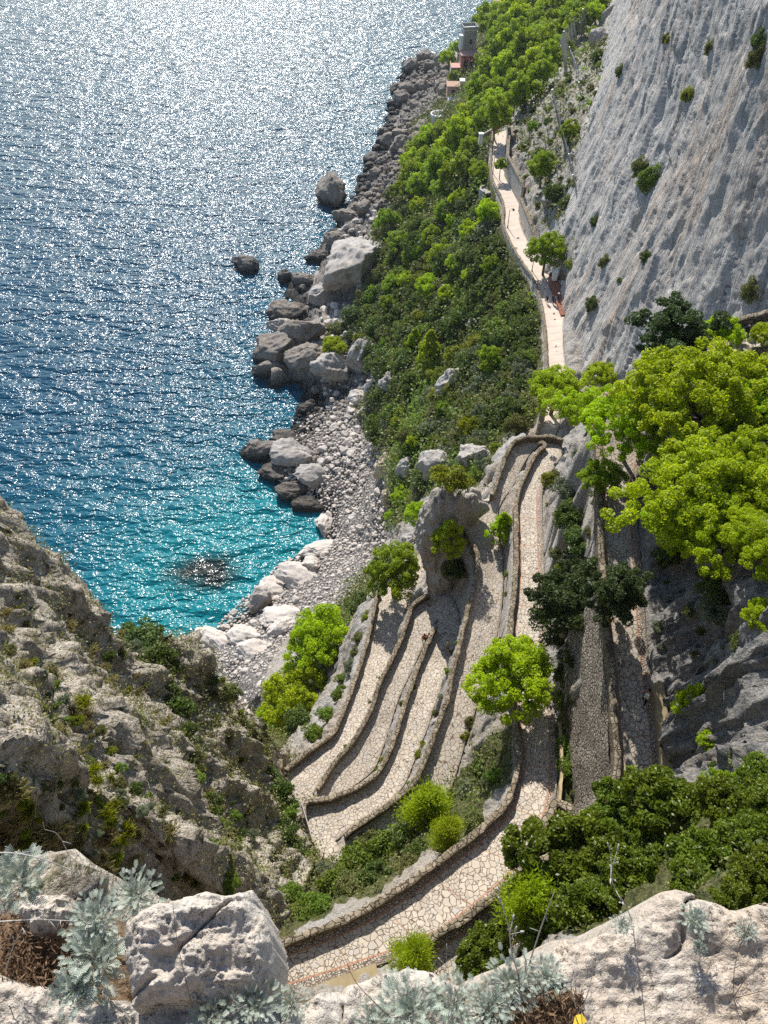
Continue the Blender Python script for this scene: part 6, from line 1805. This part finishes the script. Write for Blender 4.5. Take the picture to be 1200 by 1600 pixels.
# silver-leaved plants
def silver_plant(seed, nleaf=70, size=.085, spread=.16):
    rng = np.random.default_rng(seed)
    tv = [(-.012, 0, 0), (.012, 0, 0), (.008, 1, 0), (-.008, 1, 0)]
    for k in range(6):
        u = .22 + k * .13; L = .30 * math.sin(math.pi * (.25 + .62 * u)); w_ = .05
        for s in (-1, 1):
            tv += [(s * .008, u - w_, 0), (s * L, u + .16 - w_ * .3, .03), (s * L * .98, u + .16 + w_ * .9, .03), (s * .008, u + w_, 0)]
    tv = np.array(tv); nf = len(tv) // 4
    Vs = []
    for _ in range(nleaf):
        a_ = rng.uniform(0, 6.28); el = rng.uniform(.1, 1.35)
        d = np.array([math.cos(a_) * math.cos(el), math.sin(a_) * math.cos(el), math.sin(el)])
        r = rng.normal(size=3) * .35 + np.array([0, 0, 1]); x_ = np.cross(d, r); x_ /= np.linalg.norm(x_); n_ = np.cross(x_, d)
        o_ = d * spread * rng.uniform(.15, 1.0) * np.array([1, 1, .75]) + rng.normal(size=3) * .015
        L = size * rng.uniform(.6, 1.2)
        q = tv.copy(); q[:, 2] += -.28 * q[:, 1] ** 2 + .25 * np.abs(q[:, 0])
        Vs.append(o_ + (q[:, :1] * x_ + q[:, 1:2] * d + q[:, 2:3] * n_) * L)
    V = np.vstack(Vs)
    me = mesh_np('leaves', V, np.arange(len(V)).reshape(-1, 4), M['silver'], False)
    attr_f(me, 'tone', np.repeat(rng.uniform(0, 1, nleaf), len(tv)))
    m = MB()
    for _ in range(16):
        a_ = rng.uniform(0, 6.28); el = rng.uniform(.3, 1.3)
        d = np.array([math.cos(a_) * math.cos(el), math.sin(a_) * math.cos(el), math.sin(el)]) * spread * .85
        m.tube([(0, 0, -.05), tuple(d * .5 + rng.normal(size=3) * .01), tuple(d)], [.0035, .003, .002], 4)
    sm = bpy.data.meshes.new('stems'); sm.from_pydata(m.v, [], m.f); sm.update(); sm.materials.append(M['dead_wood'])
    return me, sm
SP = [silver_plant(500 + k, 170, .058, .14) for k in range(3)]
FP = [silver_plant(510 + k, 240, .038, .14) for k in range(2)]
for k, (x, y, z, w, lb, kind) in enumerate(((34, 1378, -2.0, 115, 'large ferny silver plant at the picture edge above the near ledge', 0), (150, 1440, -2.2, 120, 'silver plant with dry stems left of the pale block', 1), (150, 1500, -2.2, 125, 'silver plant with fresh grey leaves lying against the pale block', 0), (215, 1400, -2.25, 110, 'silver plant behind the top of the pale block', 1), (120, 1550, -2.2, 90, 'silver plant over the edge of the near ledge', 0), (395, 1575, -2.2, 120, 'silver plant at the foot of the pale block on the ledge', 1), (330, 1590, -2.22, 80, 'small silver plant on the near ledge below the block', 0), (455, 1572, -2.28, 70, 'small silver tuft between the block and the central rock', 1), (640, 1588, -2.26, 150, 'low silver plant spreading over the central pale rock', 1), (585, 1600, -2.26, 90, 'silver plant at the bottom edge of the central rock', 1), (710, 1570, -2.3, 110, 'silver plant on the right end of the central rock', 1), (800, 1540, -2.3, 120, 'pale dried silver cushion beside the brown litter', 1), (850, 1530, -2.3, 90, 'pale dried silver cushion against the big ledge', 1), (765, 1575, -2.28, 110, 'grey silver cushion in front of the dried ones', 1), (1085, 1440, -2.2, 56, 'sparse silver sprig in a hollow of the big pale ledge', 0), (1092, 1482, -2.26, 30, 'tiny silver rosette on the big pale ledge', 0), (1165, 1455, -2.25, 48, 'silver sprig near the picture edge on the big pale ledge', 1), (972, 1446, -2.26, 46, 'silver tuft on the rim of the big pale ledge', 1))):
    me, sm = (SP[k % 3] if kind == 0 else FP[k % 2])
    t = thing('silver_plant', lb, 'plant', P(x, y, z), None, k * 1.3)
    s = w * .00205 / .46; t.scale = (s, s, s)
    obj('leaves', me, t); obj('stems', sm, t)

# dead stalks and twigs
def twig(label, pts_, r=.003, name='dead_stalk', side=5, seedhead=False, mat='dead_wood'):
    w = [np.array(P(x, y, z)) for x, y, z in pts_]
    b = w[0]; w = catmull(np.array([q - b for q in w]), 4)
    m = MB(); m.tube([tuple(q) for q in w], list(np.linspace(r * .36, r * .16, len(w))), 5)
    rng = np.random.default_rng(abs(int(pts_[0][0])) + 7)
    for _ in range(side):
        k = rng.integers(len(w) // 3, len(w)); d = rng.normal(size=3) * .014 + (w[-1] - w[0]) * .05
        m.tube([tuple(w[k]), tuple(w[k] + d * .6), tuple(w[k] + d)], [r * .22, r * .18, r * .12], 4)
        if seedhead: m.tube([tuple(w[k] + d), tuple(w[k] + d * 1.3)], [r * .6, r * .3], 5)
    return tag(m.build(name, M[mat], None, True, tuple(b)), label, 'twig')
twig('pale dead stalk with short knots standing before the feathery young pine', [(812, 1528, -2.3), (800, 1490, -2.1), (795, 1450, -1.95), (783, 1408, -1.85)], .006, side=7, seedhead=True)
twig('straight pale dead stalk leaning beside the knotted one', [(826, 1508, -2.3), (840, 1465, -2.1), (852, 1430, -1.95), (866, 1394, -1.85)], .006, side=2)
twig('short forked pale stalk at the base of the two dead stalks', [(818, 1530, -2.3), (822, 1505, -2.2), (816, 1485, -2.1)], .006, side=3)
twig('slender seed stalk bending in front of the shadowed evergreen', [(988, 1440, -2.3), (976, 1412, -2.1), (958, 1382, -1.95), (955, 1338, -1.85)], .004, side=10, seedhead=True)
twig('thin dark stem rising in front of the pale block', [(302, 1578, -2.1), (290, 1530, -1.95), (276, 1465, -1.8), (270, 1412, -1.7)], .003, side=2, mat='dry_brown')
twig('long bare twig reaching in from the picture edge over the silver plant', [(-20, 1332, -1.8), (30, 1334, -1.8), (75, 1345, -1.82), (118, 1364, -1.9)], .005, side=5)
twig('bare thin twig crossing the long one', [(112, 1402, -2.0), (111, 1350, -1.85), (92, 1306, -1.75), (70, 1296, -1.7)], .003, side=3)
twig('bare twig lying over the dry litter at the picture edge', [(0, 1440, -2.1), (60, 1437, -2.1), (130, 1440, -2.12)], .005, side=6)
twig('curved bare twig beside the silver plants on the near ledge', [(8, 1520, -2.2), (20, 1480, -2.1), (35, 1450, -2.0)], .004, side=3)
twig('thin brown stem in front of the central rock', [(610, 1590, -2.2), (560, 1540, -2.0), (540, 1500, -1.9)], .003, side=3, mat='dry_brown')
twig('thin upright dry stem over the silver plant on the central rock', [(700, 1600, -2.2), (704, 1550, -2.0), (698, 1500, -1.85)], .003, side=5, seedhead=True)
twig('dry forked stem on the big pale ledge beside the dried cushions', [(905, 1590, -2.3), (922, 1540, -2.1), (930, 1490, -1.95)], .004, side=4)
twig('pale bleached twig curling over the dried cushions', [(900, 1575, -2.25), (892, 1540, -2.15), (898, 1510, -2.1)], .005, side=3)
twig('thin brown stem with a round seed head near the picture edge', [(1145, 1560, -2.3), (1165, 1530, -2.15), (1190, 1508, -2.05)], .003, side=2, seedhead=True, mat='dry_brown')
twig('brown dry stem crossing the big ledge near the picture edge', [(1145, 1558, -2.3), (1150, 1500, -2.1), (1172, 1440, -1.95)], .003, side=2, mat='dry_brown')
twig('low dry stem fanning from the same root on the big ledge', [(1145, 1560, -2.3), (1185, 1550, -2.2), (1230, 1535, -2.15)], .003, side=2, mat='dry_brown')
# leaf litter and straw
def litter(name, boxes, n, seed):
    rng = np.random.default_rng(seed); cs = []
    for (x0, y0, x1, y1, z, share) in boxes:
        for _ in range(int(n * share)):
            cs.append(P(rng.uniform(x0, x1), rng.uniform(y0, y1), z + rng.uniform(-.06, .05)))
    c = np.array(cs)
    V, F, tn = leaf_quads(c, rng.normal(size=c.shape) + np.array([0, 0, .4]), .005, 5.5, rng)
    me = mesh_np(name, V, F, M['dry_brown'], False)
    return tag(obj(name, me), kind='stuff')
litter('leaf_litter', [(0, 1430, 110, 1540, -2.32, .5), (835, 1550, 910, 1600, -2.3, .35), (745, 1580, 840, 1610, -2.3, .15)], 2600, 71)
m = MB(); b = P(906, 1594, -2.2)
m.add([(-.018, -.009, 0), (0, -.013, .004), (.018, -.002, 0), (.007, .012, .005), (-.01, .01, .003)], [(0, 1, 2, 3, 4)])
m.add([(-.018, -.009, -.002), (0, -.013, .002), (.018, -.002, -.002), (.007, .012, .003), (-.01, .01, .001)], [(4, 3, 2, 1, 0)])
M['yellow_leaf'] = plain_mat('yellow_leaf', (.62, .42, .04), .7)
tag(m.build('fallen_leaf', M['yellow_leaf'], None, False, tuple(b)), 'bright yellow fallen leaf on the near ledge litter', 'leaf')
m = MB(); b = P(455, 1592, -2.22)
# ------------------------------------------------------------------ the air over the sea
hz_m = bpy.data.materials.new('sea_haze')
hz_m.use_nodes = True
hn = hz_m.node_tree; hn.nodes.clear()
ho = hn.nodes.new('ShaderNodeOutputMaterial'); hv = hn.nodes.new('ShaderNodeVolumePrincipled')
hv.inputs['Color'].default_value = (.80, .90, 1.0, 1); hv.inputs['Density'].default_value = .00006; hv.inputs['Anisotropy'].default_value = .35
hn.links.new(hv.outputs[0], ho.inputs['Volume'])
mb = MB(); mb.box((0, 480, (SEA - 11 + 22) / 2), (1300, 1180, 22 - (SEA - 11)))
tag(mb.build('haze', hz_m), kind='stuff')
